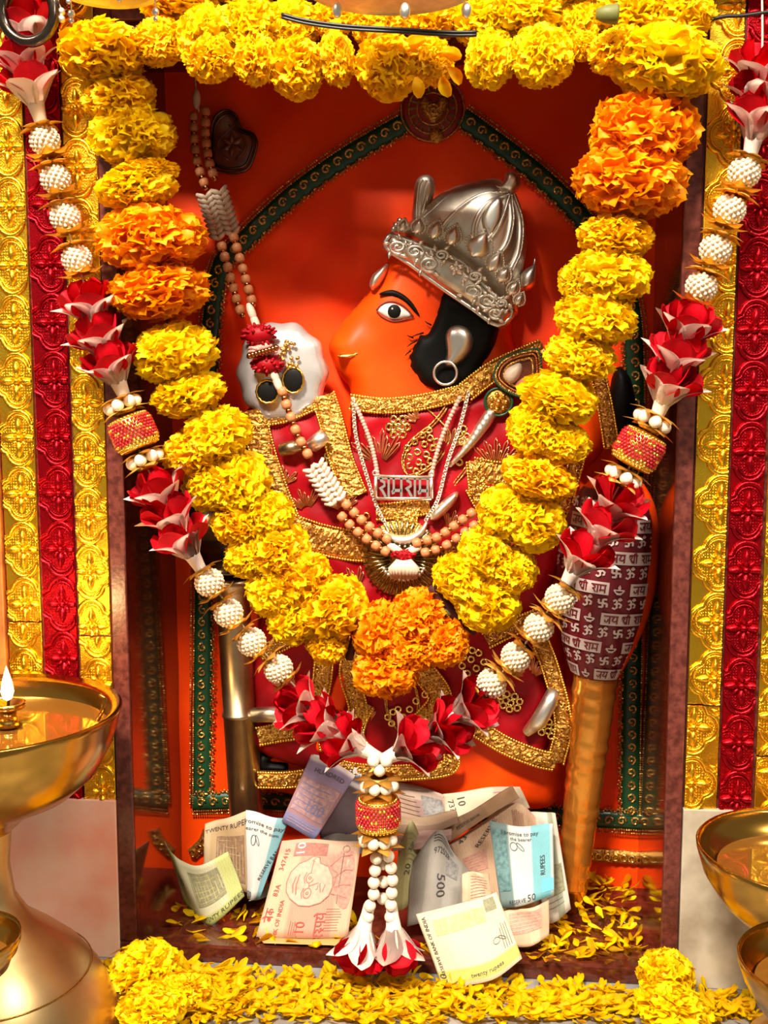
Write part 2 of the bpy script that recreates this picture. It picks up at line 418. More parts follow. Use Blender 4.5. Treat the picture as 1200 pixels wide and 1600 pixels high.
def latin(s):
    if s in _tx: return _tx[s]
    c = bpy.data.curves.new('t', 'FONT'); c.body = s; c.size = 1.4; c.resolution_u = 2
    o = bpy.data.objects.new('t', c); COL.objects.link(o); bpy.context.view_layer.update()
    me = bpy.data.meshes.new_from_object(o); V = [(v.co.x, v.co.y) for v in me.vertices]; Fc = [tuple(p.vertices) for p in me.polygons]
    wid = max([v[0] for v in V] or [1]); bpy.data.objects.remove(o); bpy.data.curves.remove(c); bpy.data.meshes.remove(me)
    _tx[s] = (V, Fc, wid); return _tx[s]

# ================================================================== the setting
XL0, XL1 = W(178, 1000, 0).x, W(203, 1000, 0).x          # left jamb
XR0, XR1 = W(1046, 1000, 0).x, W(1073, 1000, 0).x        # right jamb
Z_LINT = W(600, 22, 0).z; Z_TOP = W(600, -60, 0).z
# niche back wall, gently uneven
mb = MB()
bx0, bx1 = XL1, XR0
def wall_pt(u, v):
    x = bx0 + (bx1 - bx0) * u; z = FLOOR_Z + (Z_LINT - FLOOR_Z) * v
    return (x, BACK + 0.0016 * math.sin(x * 37 + z * 11) * math.sin(z * 29 + 1.3) + 0.0008 * math.sin(x * 83 - z * 61), z)
mb.grid(wall_pt, 60, 90)
struct(mb, 'wall_back', M_WALL, smooth=True)
struct(MB().box((XL1 - 0.0125, 0.0, FLOOR_Z), (XL1, BACK + 0.01, Z_LINT)), 'wall_left', M_GRAN)
struct(MB().box((XR0, 0.0, FLOOR_Z), (XR0 + 0.0135, BACK + 0.01, Z_LINT)), 'wall_right', M_GRAN)
struct(MB().box((XL0, 0.0, Z_LINT), (XR1, BACK + 0.01, Z_LINT + 0.012)), 'ceiling', M_GRAN)
struct(MB().cbox((XL0, -0.006, 0.0), (XR1, BACK + 0.01, FLOOR_Z), 0.0018), 'floor', M_GRAN, smooth=False)
struct(MB().cbox((XL0, -0.005, FLOOR_Z), (XL1, 0.0, Z_TOP), 0.0012), 'trim_1', M_JAMB)
struct(MB().cbox((XR0, -0.005, FLOOR_Z), (XR1, 0.0, Z_TOP), 0.0012), 'trim_2', M_JAMB)
struct(MB().cbox((XL1, -0.005, Z_LINT), (XR0, 0.0, Z_TOP), 0.0012), 'trim_3', M_JAMB)
XW0, XW1 = -0.42, 0.46
zc_ = W(600, -30, -0.030).z
struct(MB().cbox((XW0, -0.030, zc_), (XW1, 0.0, zc_ + 0.03), 0.002), 'shade_cornice', M_JAMB)      # cornice added above the view, sized to shade the niche top
struct(MB().box((XW0, -0.36, -0.03), (XW1, -0.0, 0.0)), 'floor_ledge', M_LEDGE)
# masonry behind the facing sheets, either side of the niche
struct(MB().box((XW0, 0.0, 0.0), (XL0, 0.03, 0.95)), 'wall_front_left', M_JAMB)
struct(MB().box((XR1, 0.0, 0.0), (XW1, 0.03, 0.95)), 'wall_front_right', M_JAMB)
struct(MB().box((XL0, 0.0, Z_TOP), (XR1, 0.03, 0.95)), 'wall_front_top', M_JAMB)
ZL = W(150, 1246, 0).z; ZR = W(1120, 1262, 0).z
g = 0.0007
tag(build(MB().cbox((XW0, -0.006, 0.0), (XL0 - g, 0.0, ZL), 0.0008), 'marble_panel', M_MARP, smooth=False),
    'pinkish marble panel behind the large brass oil lamp', 'marble panel', 'marble panels beside the niche')
tag(build(MB().cbox((XR1 + g, -0.006, 0.0), (XW1, 0.0, ZR), 0.0008), 'marble_panel', M_MARW, smooth=False),
    'stained cream marble panel behind the two oil bowls', 'marble panel', 'marble panels beside the niche')

# ------------------------------------------------------------------ embossed foil strips
def quatre(a, c, R):
    p = (a + PI / 4) % (PI / 2) - PI / 4
    return c * math.cos(p) + math.sqrt(max(R * R - (c * math.sin(p)) ** 2, 0))
def medallion_mb(hx, hz):
    """embossed quatrefoil with a cross of petals, centred on the origin, in XZ, bulging to -Y"""
    mb = MB(); N = 40
    for sc, r in ((1.0, 0.0019), (0.84, 0.0009)):
        mb.tube([(hx * sc * quatre(2 * PI * i / N, .46, .56) * math.cos(2 * PI * i / N), -0.0006, hz * sc * quatre(2 * PI * i / N, .46, .56) * math.sin(2 * PI * i / N)) for i in range(N)], r, 5, True)
    for q in range(4):
        a = q * PI / 2; s = hx if q % 2 == 0 else hz
        ell_leaf(mb, (math.cos(a) * s * .12, 0, math.sin(a) * s * .12), a, s * .62, s * .32, 0.0036, 6)
        ell_leaf(mb, (math.cos(a + PI/4) * hx * .14, 0, math.sin(a + PI/4) * hz * .14), a + PI/4, hx * .34, hx * .2, 0.0016, 5)
        cx, cz = math.cos(a) * hx * .50, math.sin(a) * hz * .50
        for j in range(9):                                   # hatched dots in each lobe
            an = a - 1.25 + 2.5 * j / 8
            for rr in (0.30, 0.40):
                mb.ball((cx + math.cos(an) * hx * rr, 0, cz + math.sin(an) * hz * rr), 0.0008, 5, 4)
    mb.ball((0, -0.0008, 0), hx * .14, 8, 5)
    for i in range(-9, 10):                                  # stippled ground
        for j in range(-9, 10):
            x, z = i * hx / 9.5, j * hz / 9.5; a = math.atan2(z / hz, x / hx); rr = math.hypot(x / hx, z / hz)
            if 0.30 < rr < 0.80 * quatre(a, .46, .56) and abs(math.sin(2 * a)) > 0.42: mb.ball((x, 0, z), 0.00075, 4, 3)
    return mb
def spray_mb(hx, hz):
    mb = MB()
    for i in range(6):
        a = i * PI / 3 + PI / 6; ell_leaf(mb, (math.cos(a) * hx * .06, 0, math.sin(a) * hz * .06), a, hx * .32, hx * .16, 0.0018, 5)
    mb.ball((0, -0.0006, 0), hx * .07, 6, 4)
    for s in (-1, 1):
        mb.tube([(s * hx * (.1 + .4 * t), -0.0004, hz * .5 * s * math.sin(t * 3)) for t in [i / 8 for i in range(9)]], 0.0007, 4)
    return mb
def clip_mesh(mb, x0, x1, z0, z1, name, m):
    bm = bmesh.new(); vs = [bm.verts.new(v) for v in mb.v]
    for f in mb.f:
        try: bm.faces.new([vs[i] for i in f])
        except ValueError: pass
    for co, no in (((x0, 0, 0), (-1, 0, 0)), ((x1, 0, 0), (1, 0, 0)), ((0, 0, z0), (0, 0, -1)), ((0, 0, z1), (0, 0, 1))):
        bmesh.ops.bisect_plane(bm, geom=bm.verts[:] + bm.edges[:] + bm.faces[:], plane_co=co, plane_no=no, clear_outer=True)
    me = bpy.data.meshes.new(name); bm.to_mesh(me); bm.free(); me.materials.append(m)
    me.polygons.foreach_set('use_smooth', [True] * len(me.polygons)); return me
HX, HZ = 0.0195, 0.0215
PITCHZ = 0.0455
def strip(px0, px1, zbot, joint_py, off, m, label, zphase, zt=0.95):
    x0, x1 = W(px0, 1000, 0).x + g, W(px1, 1000, 0).x - g
    yf = -0.003
    pieces = [(zbot, zt)] if joint_py is None else [(zbot, W((px0 + px1) / 2, joint_py, 0).z - g), (W((px0 + px1) / 2, joint_py, 0).z + g, zt)]
    for k, (a, b) in enumerate(pieces):
        lab = label if len(pieces) == 1 else ('short lower piece of ' if k == 0 else 'tall upper piece of ') + label
        t = thing('embossed_sheet', lab, 'metal sheet', (x0, yf, a), 'embossed foil sheets beside the niche')
        build(MB().cbox((x0, yf, a), (x1, 0.0, b), 0.0006), 'sheet_backing', m, t, smooth=False)
        xc = x0 + off * (x1 - x0) if k else x0 + (1 - off) * (x1 - x0)
        cache = {}
        i = 0
        z = a + zphase * PITCHZ
        z -= PITCHZ
        while z < b + PITCHZ and z < 0.86:
            for col in (-1, 0, 1):
                cx = xc + col * 2 * HX * 1.02
                if cx + HX < x0 + 0.001 or cx - HX > x1 - 0.001: continue
                cz = z + (PITCHZ / 2 if col else 0)
                for nm, fn, dz in (('embossed_medallion', medallion_mb, 0), ('embossed_spray', spray_mb, PITCHZ / 2)):
                    ddx = HX * 1.02 if nm == 'embossed_spray' else 0
                    c2x, c2z = cx + ddx, cz + (PITCHZ / 4 if ddx else 0)
                    if c2x + HX < x0 + 0.002 or c2x - HX > x1 - 0.002: continue
                    if c2z + HZ < a + 0.002 or c2z - HZ > b - 0.002: continue
                    lo, hi = max(a, c2z - 0.05) - c2z, min(b, c2z + 0.05) - c2z
                    full = lo <= -HZ and hi >= HZ
                    key = (nm, col, full, None if full else round(lo, 4), None if full else round(hi, 4))
                    if key not in cache:
                        cache[key] = clip_mesh(fn(HX, HZ), x0 - c2x + 0.0005, x1 - c2x - 0.0005, lo, hi, nm, m)
                    if len(cache[key].polygons) > 4: inst(nm, cache[key], t, (c2x, yf, c2z))
            z += PITCHZ; i += 1
strip(15, 69, ZL, 970, .55, M_GOLD, 'outer gold embossed sheet left of the niche', .30)
strip(70, 124, ZL, None, .40, M_REDF, 'red embossed foil strip between gold ones, left of the niche', .62)
strip(125, 177, ZL, 992, .42, M_GOLD, 'gold embossed sheet against the left edge of the niche', .15)
strip(1075, 1129, ZR, 1100, .80, M_GOLD, 'gold embossed sheet against the right edge of the niche', .45)
strip(1130, 1184, ZR, None, .45, M_REDF, 'red embossed foil strip right of the niche', .20)
strip(1186, 1250, ZR, 1180, .45, M_GOLD, 'outer gold embossed sheet right of the niche', .70)
# thin orange wooden batten at the left margin
xa = W(-8, 1000, 0).x; xb = W(14, 1000, 0).x
tag(build(MB().cbox((xa, -0.007, ZL), (xb, 0.0, 0.95), 0.0012), 'wooden_batten', M_WOOD, smooth=False),
    'worn orange wooden batten at the far left margin', 'batten')

# ------------------------------------------------------------------ green ribbon border round the back wall
t = thing('ribbon_border', 'green ribbon with gold motifs forming an arched border round the idol', 'ribbon', W(650, 1290, BACK))
RP = [(315, 1256), (316, 1100), (318, 900), (322, 700), (330, 500), (345, 415), (372, 385), (450, 310), (540, 245), (635, 190)]
RQ = [(722, 182), (790, 232), (850, 280), (905, 335), (960, 410), (985, 480), (992, 600), (990, 900), (987, 1100), (985, 1275)]
for path in (RP, RQ, [(300, 1254), (400, 1252), (600, 1262), (800, 1272), (1002, 1284)]):
    rb = MB(); cen = band(rb, path, BACK - 0.004, 0.0165, 0.001, 0.003, 0.0001, 3)
    r = build(rb, 'ribbon', M_GREEN, t)
    side = 1 if path is RP else (1 if path is RQ else -1)
    ro = MB(); rope(ro, cen, side, 0.0010, 0.0022, 0.001); rope(ro, cen, side, 0.0010, 0.0022, 0.001, off=side * 0.0030)
    build(ro, 'gold_cord', M_ZARI, r)
    mo = MB()
    for i in range(3, len(cen) - 2, 4):                      # curled paisley motifs and the scalloped edge
        c, n_, w = cen[i]; a = math.atan2(n_.z, n_.x); tn = Vector((n_.z, 0, -n_.x))
        spi = []
        for j in range(14):
            th = j * 0.55; rr = 0.0044 * (1 - j / 17)
            p = c + (tn * math.cos(th) + n_ * math.sin(th)) * rr; spi.append((p.x, c.y - 0.0014, p.z))
        mo.tube(spi, 0.0011, 5)
        e = c - n_ * (side * w * 0.5)
        for q in range(5):
            th = PI * q / 4; p = e + (tn * math.cos(th) * 0.0052 - n_ * side * math.sin(th) * 0.0035)
            mo.ball((p.x, c.y - 0.0008, p.z), 0.0012, 5, 4)
            if q < 4: mo.ball((p.x * .5 + e.x * .5, c.y - 0.0008, p.z * .5 + e.z * .5), 0.0009, 5, 4)
    build(mo, 'gold_motif', M_ZARI, r)

# sequinned hem strips low on the back wall
for pts, lab in (([(905, 1336), (960, 1338), (1000, 1342)], 'white sequinned hem strip on the back wall beside the wrapped mace'),
                 ([(300, 1335), (318, 1318), (326, 1300)], 'gold trimmed hem strip on the back wall behind the left banknotes')):
    t = thing('sequin_hem', lab, 'trim', W(pts[0][0], pts[0][1], BACK))
    b_ = MB(); cen = band(b_, pts, BACK - 0.003, 0.012, 0.0012, 0.0025, 0.0005, 4); build(b_, 'hem_band', M_ZDARK, t, smooth=False)
    s_ = MB()
    for i in range(1, len(cen), 3): s_.torus(cen[i][0] + Vector((0, -0.0025, 0)), 0.003, 0.0009, n=10, k=4)
    build(s_, 'sequin_row', M_SEQ, t)

# ================================================================== the idol (painted relief)
t = thing('deity_idol', 'orange painted relief idol with profile face, black beard and large eye', 'idol', W(640, 1290, BACK))
idol = t
body_out = [(640, 345), (618, 388), (600, 418), (586, 445), (570, 464), (550, 486), (530, 510), (517, 530), (514, 546), (520, 562), (526, 578),
            (536, 594), (546, 606), (548, 630), (542, 680), (520, 740), (478, 800), (440, 860), (415, 940), (402, 1040), (396, 1130), (400, 1205), (470, 1235),
            (600, 1240), (740, 1250), (860, 1252), (884, 1180), (884, 1060), (876, 940), (890, 820), (902, 720), (890, 640), (850, 585), (806, 545), (800, 490), (812, 430), (800, 360), (740, 318)]
ex, ez = W(616, 489, BACK).x, W(616, 489, BACK).z
sx_, sz_ = W(545, 548, BACK).x, W(545, 548, BACK).z
def face_bulge(x, z):
    b = 0.0035 * math.exp(-(((x - ex) / 0.03) ** 2 + ((z - ez) / 0.026) ** 2))          # brow and eye socket
    b += 0.004 * math.exp(-(((x - sx_) / 0.020) ** 2 + ((z - sz_) / 0.018) ** 2))       # muzzle
    b -= 0.0022 * math.exp(-(((x - (sx_ + 0.018)) / 0.012) ** 2 + ((z - (sz_ + 0.024)) / 0.012) ** 2))
    # mouth groove
    xm, zm = x - (sx_ - 0.008), z - (sz_ - 0.014)
    b -= 0.003 * math.exp(-((xm - 0.004) / 0.014) ** 2 - ((zm + 0.1 * xm) / 0.0022) ** 2)
    return b
mb = MB(); pillow(mb, body_out, BACK, 0.040, 0.024, 0.0035, 5, 0.006, face_bulge)
build(mb, 'body', M_BODY, t)
YF = BACK - 0.0435                                           # face front depth
# beard
beard = [(692, 456), (684, 482), (672, 512), (664, 522), (655, 520), (650, 534), (640, 540), (644, 548), (637, 556), (641, 566), (640, 574), (650, 586), (656, 598),
         (670, 606), (686, 613), (708, 614), (730, 604), (748, 590), (756, 570), (768, 552), (776, 530), (778, 505), (750, 480), (720, 462)]
mb = MB(); pillow(mb, beard, YF + 0.006, 0.0105, 0.010, 0.004, 3, 0.008); o = build(mb, 'beard', M_BLACK, t)
hb = MB()
for (hx, hy, dx, dy) in ((662, 520, -18, 6), (652, 532, -16, 10), (642, 548, -9, 8), (646, 528, -10, -4), (674, 508, -10, -6)):
    hb.tube([W(hx, hy, YF - 0.0004), W(hx + dx * .6, hy + dy * .5, YF - 0.0012), W(hx + dx, hy + dy, YF - 0.0004)], [0.0008, 0.0006, 0.0003], 5)
build(hb, 'painted_whisker', M_BLACK, o)
# eye
mb = MB(); pillow(mb, [(590, 484), (597, 477), (608, 473), (620, 475), (632, 482), (643, 493), (630, 498), (614, 500), (602, 496), (594, 490)], YF + 0.001, 0.0035, 0.006, 0.0018, 3, 0.004)
eye = build(mb, 'eye', M_EYEW, t)
mb = MB(); c = W(616, 486.5, YF - 0.0022); mb.ball(c, 0.0058, 20, 10, (1, 0.22, 1)); build(mb, 'pupil', M_BLACK, eye)
mb = MB(); mb.ball(W(613, 482.5, YF - 0.0036), 0.0009, 8, 6); build(mb, 'eye_glint', M_EYEW, eye)
mb = MB(); mb.tube([W(*p, YF - 0.0002) for p in crom([(588, 485), (596, 476), (608, 471), (621, 473), (634, 481), (646, 495)], 4)], 0.0007, 5)
mb.tube([W(*p, YF - 0.0002) for p in crom([(588, 485), (597, 495), (613, 502), (630, 500), (646, 495)], 4)], 0.0006, 5); build(mb, 'eyelid_line', mat('eyelid_brown', (0.16, 0.015, 0.006), 0.5), eye)
mb = MB(); pillow(mb, [(592, 460), (600, 455), (615, 453), (632, 461), (646, 475), (656, 494), (648, 488), (634, 473), (618, 464), (604, 462)], YF + 0.0005, 0.003, 0.005, 0.002, 3, 0.004)
build(mb, 'eyebrow', M_BLACK, t)
mb = MB(); pillow(mb, [(577, 446), (582, 430), (594, 420), (606, 412), (604, 428), (596, 444), (584, 454)], YF + 0.012, 0.012, 0.007, 0.002, 3, 0.008); build(mb, 'forehead_mark', M_SILV, t)
mb = MB(); pillow(mb, [(526, 555), (536, 552), (549, 552), (561, 551), (556, 557), (544, 561), (532, 561)], YF + 0.003, 0.005, 0.003, 0.0016, 3, 0.006); build(mb, 'nostril_plate', M_BRIGHT, t)
# black feet just showing beside the metal mace
mb = MB(); pillow(mb, [(404, 1176), (425, 1173), (450, 1166), (436, 1180), (424, 1187), (440, 1188), (452, 1192), (450, 1205), (430, 1204), (404, 1203)], BACK - 0.038, 0.010, 0.008, 0.0025, 3, 0.012)
build(mb, 'foot', M_BLACK, t)

# silver ear ornament with a ring
t = thing('ear_ornament', 'polished silver ear plate with a hanging ring on the black beard', 'ear ornament', W(705, 600, YF - 0.006))
mb = MB(); pillow(mb, [(696, 524), (703, 512), (717, 508), (731, 514), (739, 528), (737, 546), (727, 560), (715, 570), (703, 574), (694, 568), (698, 554), (697, 540)], YF - 0.005, 0.0075, 0.010, 0.002, 3, 0.006)
build(mb, 'ear_plate', M_SILVH, t)
mb = MB(); mb.torus(W(696, 583, YF - 0.011), 0.0097, 0.0012, n=28, k=8); build(mb, 'ring', M_SILVH, t)

# ------------------------------------------------------------------ silver crown
YC = BACK - 0.030
t = thing('silver_headdress', 'tilted embossed silver crown on the idol\'s head', 'crown', W(700, 450, YC))
dome = [(630, 366), (636, 351), (648, 338), (662, 324), (689, 302), (726, 287), (772, 279), (793, 290), (808, 306), (818, 340), (823, 381), (816, 430), (810, 470), (800, 490), (720, 430)]
mb = MB(); pillow(mb, dome, YC + 0.004, 0.030, 0.034, 0.0035, 5, 0.02)
dm = build(mb, 'dome', M_SILV, t)
def dome_y(px, py):
    Q = np.array(crom(np.array([(p.x, p.z) for p in [W(a, b, YC + 0.004) for a, b in dome]]), 5, closed=True)); w = W(px, py, YC + 0.004); p = np.array([(w.x, w.z)])
    if not inside(p, Q)[0]: return YC + 0.004
    d = min(poly_dist(p, Q)[0] / 0.034, 1); return YC + 0.004 - 0.030 * math.sqrt(1 - (1 - d) ** 2)
ribs = [[(786, 296), (750, 288), (705, 305), (668, 336), (650, 352)], [(788, 300), (752, 304), (718, 325), (692, 352), (684, 366)], [(790, 304), (760, 318), (742, 345), (738, 372)],
        [(792, 304), (784, 330), (772, 360), (758, 378)], [(795, 306), (798, 345), (790, 380), (776, 398)], [(799, 304), (812, 345), (810, 390), (796, 424)]]
for rp in ribs:
    path = [W(p[0], p[1], dome_y(p[0], p[1]) - 0.0012) for p in crom(rp, 5)]
    mb = MB(); mb.tube(path, 0.0016, 6); L_ = 0
    for a, b in zip(path[:-1], path[1:]):
        for q in range(3): mb.ball(a.lerp(b, q / 3) + Vector((0.0026, -0.0008, 0)), 0.0010, 5, 4)
    build(mb, 'dome_rib', M_SILVH, t)
mb = MB(); pillow(mb, [(752, 345), (764, 318), (782, 308), (786, 330), (778, 356), (764, 370)], dome_y(768, 340) - 0.001, 0.0035, 0.006, 0.002, 3, 0.004); build(mb, 'raised_panel', M_SILVH, t)
# brow band in two facets, a raised frame and scrolling relief
mb = MB(); pillow(mb, [(611, 361), (597, 388), (640, 420), (690, 457), (740, 490), (781, 519), (796, 505), (808, 487), (770, 452), (725, 405), (668, 382)], YC - 0.002, 0.026, 0.012, 0.0028, 1, 0.03, smooth=False)
bd = build(mb, 'brow_band', M_SILV, t); YB = YC - 0.0285
mb = MB()
for seg in ([(609, 366), (602, 386), (642, 414), (690, 450), (740, 484), (778, 509), (801, 486), (765, 455), (723, 411), (666, 387), (609, 366)],):
    mb.tube([W(a, b, YB + 0.004) for a, b in crom(seg, 3)], 0.0018, 6)
build(mb, 'band_frame', M_SILVH, t)
sc_ = MB()
for (cx, cy, r0, s) in ((622, 386, 15, 1), (648, 393, 15, -1), (672, 413, 17, 1), (690, 398, 11, -1), (738, 455, 16, -1), (762, 470, 17, 1), (742, 432, 11, -1), (775, 490, 12, 1), (784, 474, 9, -1)):
    sp = []
    for j in range(22):
        th = s * j * 0.5 + 1; rr = r0 * (1 - j / 26); sp.append(W(cx + rr * math.cos(th), cy + rr * .75 * math.sin(th), YB - 0.0004))
    sc_.tube(sp, 0.0012, 5)
    for j in range(5):
        th = s * (2 * PI * j / 5); w_ = W(cx + (r0 + 1) * math.cos(th), cy + (r0 + 1) * .75 * math.sin(th), YB); ell_leaf(sc_, w_, -th + s * .8, 0.0062, 0.0036, 0.0018, 5)
build(sc_, 'scroll_relief', M_SILVH, t)
fl = MB()
for j in range(5):
    ell_leaf(fl, W(714, 419, YB - 0.001), 2 * PI * j / 5 + .4, 0.0075, 0.0056, 0.003, 6)
fl.ball(W(714, 419, YB - 0.003), 0.002, 8, 6); build(fl, 'band_flower', M_SILVH, t)
# leaf crests along the band top
for (cx, cy, L_, w_) in ((627, 362, .010, .007), (650, 366, .014, .010), (676, 374, .016, .011), (703, 384, .017, .012), (738, 402, .024, .019), (765, 424, .018, .013), (780, 442, .015, .011), (796, 462, .014, .009), (806, 478, .012, .008)):
    ang = math.radians(72 if cx < 720 else 60)
    p = W(cx, cy, YB + 0.0005); mb = MB(); ell_leaf(mb, p, ang, L_, w_, 0.0045, 8)
    lf = build(mb, 'crest_leaf', M_SILVH, t); ed = MB()
    for i in range(13):
        tt = i / 12; ww = w_ * .62 * math.sin(PI * tt ** 0.75)
        for u in (-1, 1):
            x, z = tt * L_ * 1.1, u * ww; ed.ball((p.x + x * math.cos(ang) - z * math.sin(ang), p.y - 0.001, p.z + x * math.sin(ang) + z * math.cos(ang)), 0.0010, 5, 4)
    build(ed, 'beaded_edge', M_SILV, lf)
mb = MB(); pillow(mb, [(779, 292), (786, 284), (790, 272), (802, 268), (812, 276), (813, 288), (806, 298), (798, 303), (788, 300)], YC - 0.012, 0.008, 0.007, 0.002, 3, 0.012); build(mb, 'finial', M_SILVH, t)
mb = MB()
mb.tube([W(p[0], p[1], dome_y(795, 300) - 0.001) for p in crom([(799, 296), (796, 286), (800, 276), (807, 280), (804, 290)], 3)], 0.0009, 5); build(mb, 'finial_curl', M_SILV, t)
mb = MB(); pillow(mb, [(814, 452), (812, 432), (822, 420), (832, 414), (836, 402), (838, 425), (836, 442), (826, 452)], YC - 0.004, 0.010, 0.007, 0.002, 3, 0.014); build(mb, 'side_leaf', M_SILVH, t)
mb = MB(); pillow(mb, [(644, 344), (646, 312), (649, 286), (658, 275), (671, 274), (679, 285), (676, 304), (664, 330), (656, 346)], YC - 0.004, 0.006, 0.006, 0.002, 4, 0.014)
for pts in ([(650, 342), (652, 310), (655, 288), (661, 280)], [(654, 342), (658, 312), (662, 290), (666, 281)], [(659, 338), (665, 312), (669, 294), (672, 284)]):   # ribbed plume at the left
    mb.tube([W(a, b, YC - 0.0105) for a, b in crom(pts, 4)], 0.0010, 5)
build(mb, 'plume', M_SILV, t)
mb = MB()
for (a, b) in ((619, 352), (625, 345), (632, 350), (624, 358), (615, 358), (636, 358)): mb.ball(W(a, b, YC - 0.016), 0.0028, 7, 5)
build(mb, 'corner_rosette', M_SILVH, t)

# ------------------------------------------------------------------ robe
YR = BACK - 0.022
t = thing('idol_robe', 'red robe with gold embroidered bands and sequins draped on the idol', 'robe', W(640, 1240, YR))
robe = t
cloth_out = [(552, 634), (600, 628), (660, 622), (726, 614), (790, 592), (846, 572), (884, 640), (894, 740), (880, 860), (850, 960), (856, 1040), (868, 1110), (846, 1186), (790, 1172), (742, 1136),
             (705, 1196), (640, 1204), (560, 1202), (480, 1192), (404, 1160), (394, 1080), (404, 990), (440, 930), (462, 880), (452, 830), (425, 765), (402, 690), (386, 640), (430, 622), (498, 612), (522, 628), (546, 690)]
def folds(x, z): return 0.0010 * math.sin(x * 210 + z * 90 + 2 * math.sin(z * 40)) + 0.0012 * math.sin(x * 90 - z * 170 + 2 * math.sin(x * 50))
mb = MB(); pillow(mb, cloth_out, YR, 0.034, 0.016, 0.0038, 3, 0.02, folds); build(mb, 'cloth', M_ROBE, t)
YD = YR - 0.0345                                             # embroidery depth
bands = [
 ([(548, 628), (600, 634), (660, 628), (728, 612)], 0.012, M_ZARI), ([(728, 612), (775, 578), (850, 545)], 0.016, M_ZDARK),
 ([(396, 640), (406, 690), (428, 760), (450, 815), (470, 862)], 0.022, M_ZDARK), ([(505, 618), (518, 660), (534, 720), (556, 775)], 0.020, M_ZARI),
 ([(400, 655), (445, 648), (500, 625)], 0.012, M_ZARI),
 ([(452, 826), (500, 842), (550, 852), (575, 852)], 0.026, M_ZDARK), ([(738, 735), (775, 742), (830, 742)], 0.022, M_ZDARK),
 ([(745, 770), (742, 740), (740, 720)], 0.012, M_ZARI), ([(620, 990), (655, 1040), (688, 1090), (660, 1130)], 0.020, M_ZARI),
 ([(560, 1000), (545, 1050), (560, 1110), (545, 1170)], 0.016, M_ZARI), ([(508, 1020), (500, 1080), (480, 1120)], 0.016, M_ZARI),
 ([(404, 1150), (450, 1142), (505, 1140), (515, 1170)], 0.016, M_ZARI), ([(404, 1218), (450, 1218), (500, 1210), (540, 1198)], 0.014, M_ZDARK),
 ([(500, 1190), (560, 1204), (640, 1206), (700, 1198), (706, 1178)], 0.013, M_ZDARK), ([(744, 1136), (790, 1164), (840, 1184), (868, 1190)], 0.015, M_ZDARK),
 ([(868, 1190), (880, 1130), (862, 1050), (840, 990)], 0.014, M_ZDARK), ([(760, 1000), (800, 980), (850, 960)], 0.014, M_ZDARK),
 ([(935, 590), (946, 640), (956, 700)], 0.012, M_ZDARK), ([(588, 800), (632, 796), (672, 790)], 0.013, M_ZARI), ([(640, 790), (636, 815), (632, 835)], 0.016, M_ZARI),
 ([(742, 760), (760, 790), (790, 800)], 0.016, M_ZDARK), ([(462, 880), (500, 905), (560, 930)], 0.012, M_ZDARK), ([(690, 870), (715, 860), (740, 850)], 0.014, M_ZDARK), ([(470, 990), (430, 1010), (405, 1020)], 0.012, M_ZARI),
 ([(596, 1196), (560, 1150), (575, 1100)], 0.010, M_ZARI), ([(690, 1090), (720, 1120), (744, 1136)], 0.010, M_ZDARK), ([(846, 690), (836, 720), (830, 742)], 0.012, M_ZDARK), ([(905, 705), (890, 760), (880, 800)], 0.012, M_ZDARK),
]
for path, w_, m in bands:
    mb = MB(); cen = band(mb, path, YD, w_, 0.0028, 0.0020, 0.0011, 6)
    bo = build(mb, 'gold_band', m, t, smooth=False)
    for sd in (1, -1): ro = MB(); rope(ro, cen, sd, 0.0014, 0.0024, 0.0016); build(ro, 'corded_edge', M_BRIGHT, bo)
    lp = MB()                                                # looped wire stitches over the band
    for i in range(2, len(cen) - 2, 2):
        c_, n_, w2 = cen[i]; u = random.uniform(-.38, .38); q = c_ + n_ * (u * w2)
        lp.torus((q.x, q.y - 0.0032, q.z), random.uniform(0.0011, 0.0019), 0.00045, (random.uniform(-.5, .5), 1, random.uniform(-.5, .5)), 9, 4)
    build(lp, 'wire_stitch', M_BRIGHT, bo)
def sequin_motif(pts, r=0.0026, flower=None):
    mb = MB()
    for (a, b) in pts: mb.torus(W(a, b, YD - 0.0008), r, r * .42, (random.uniform(-.2, .2), 1, random.uniform(-.2, .2)), 12, 5)
    return build(mb, 'sequin_motif', M_SEQ, t)
sequin_motif([(622 + 14 * math.cos(i * PI / 3), 667 + 14 * math.sin(i * PI / 3)) for i in range(6)] + [(622 + 7 * math.cos(i * PI / 2), 667 + 7 * math.sin(i * PI / 2)) for i in range(4)] + [(622, 667)], 0.0027)
dia = [(648 + 11 * i - 3 * j, 728 - 13 * i + 4 * i + 11 * j - 20) for i in range(4) for j in range(3)]
sequin_motif([(640, 714), (652, 706), (663, 694), (672, 684), (640, 728), (654, 722), (666, 710), (676, 700), (682, 690), (650, 736), (662, 730), (672, 720), (636, 700), (648, 690), (660, 680), (670, 672)], 0.0024)
sequin_motif([(724, 670), (717, 678), (729, 682), (721, 690)], 0.0026); sequin_motif([(512, 712), (506, 720), (515, 726), (508, 734)], 0.0026); sequin_motif([(572, 806)]); sequin_motif([(718, 722)])
sequin_motif([(782, 1088), (792, 1084), (804, 1088), (798, 1098), (786, 1102), (776, 1098), (796, 1108), (808, 1106), (812, 1096), (790, 1094)], 0.0026)
sequin_motif([(848, 1132), (858, 1128), (856, 1142), (846, 1144), (866, 1136), (861, 1150)], 0.0026)
sequin_motif([(606, 1120), (614, 1112), (612, 1130), (622, 1108), (630, 1120), (640, 1108), (650, 1095), (664, 1085)], 0.0026); sequin_motif([(444, 1137)])
sequin_motif([(722, 1040), (736, 1030), (744, 1044), (730, 1052), (748, 1020), (756, 1034), (738, 1016), (724, 1026), (760, 1048), (746, 1060)], 0.0026)
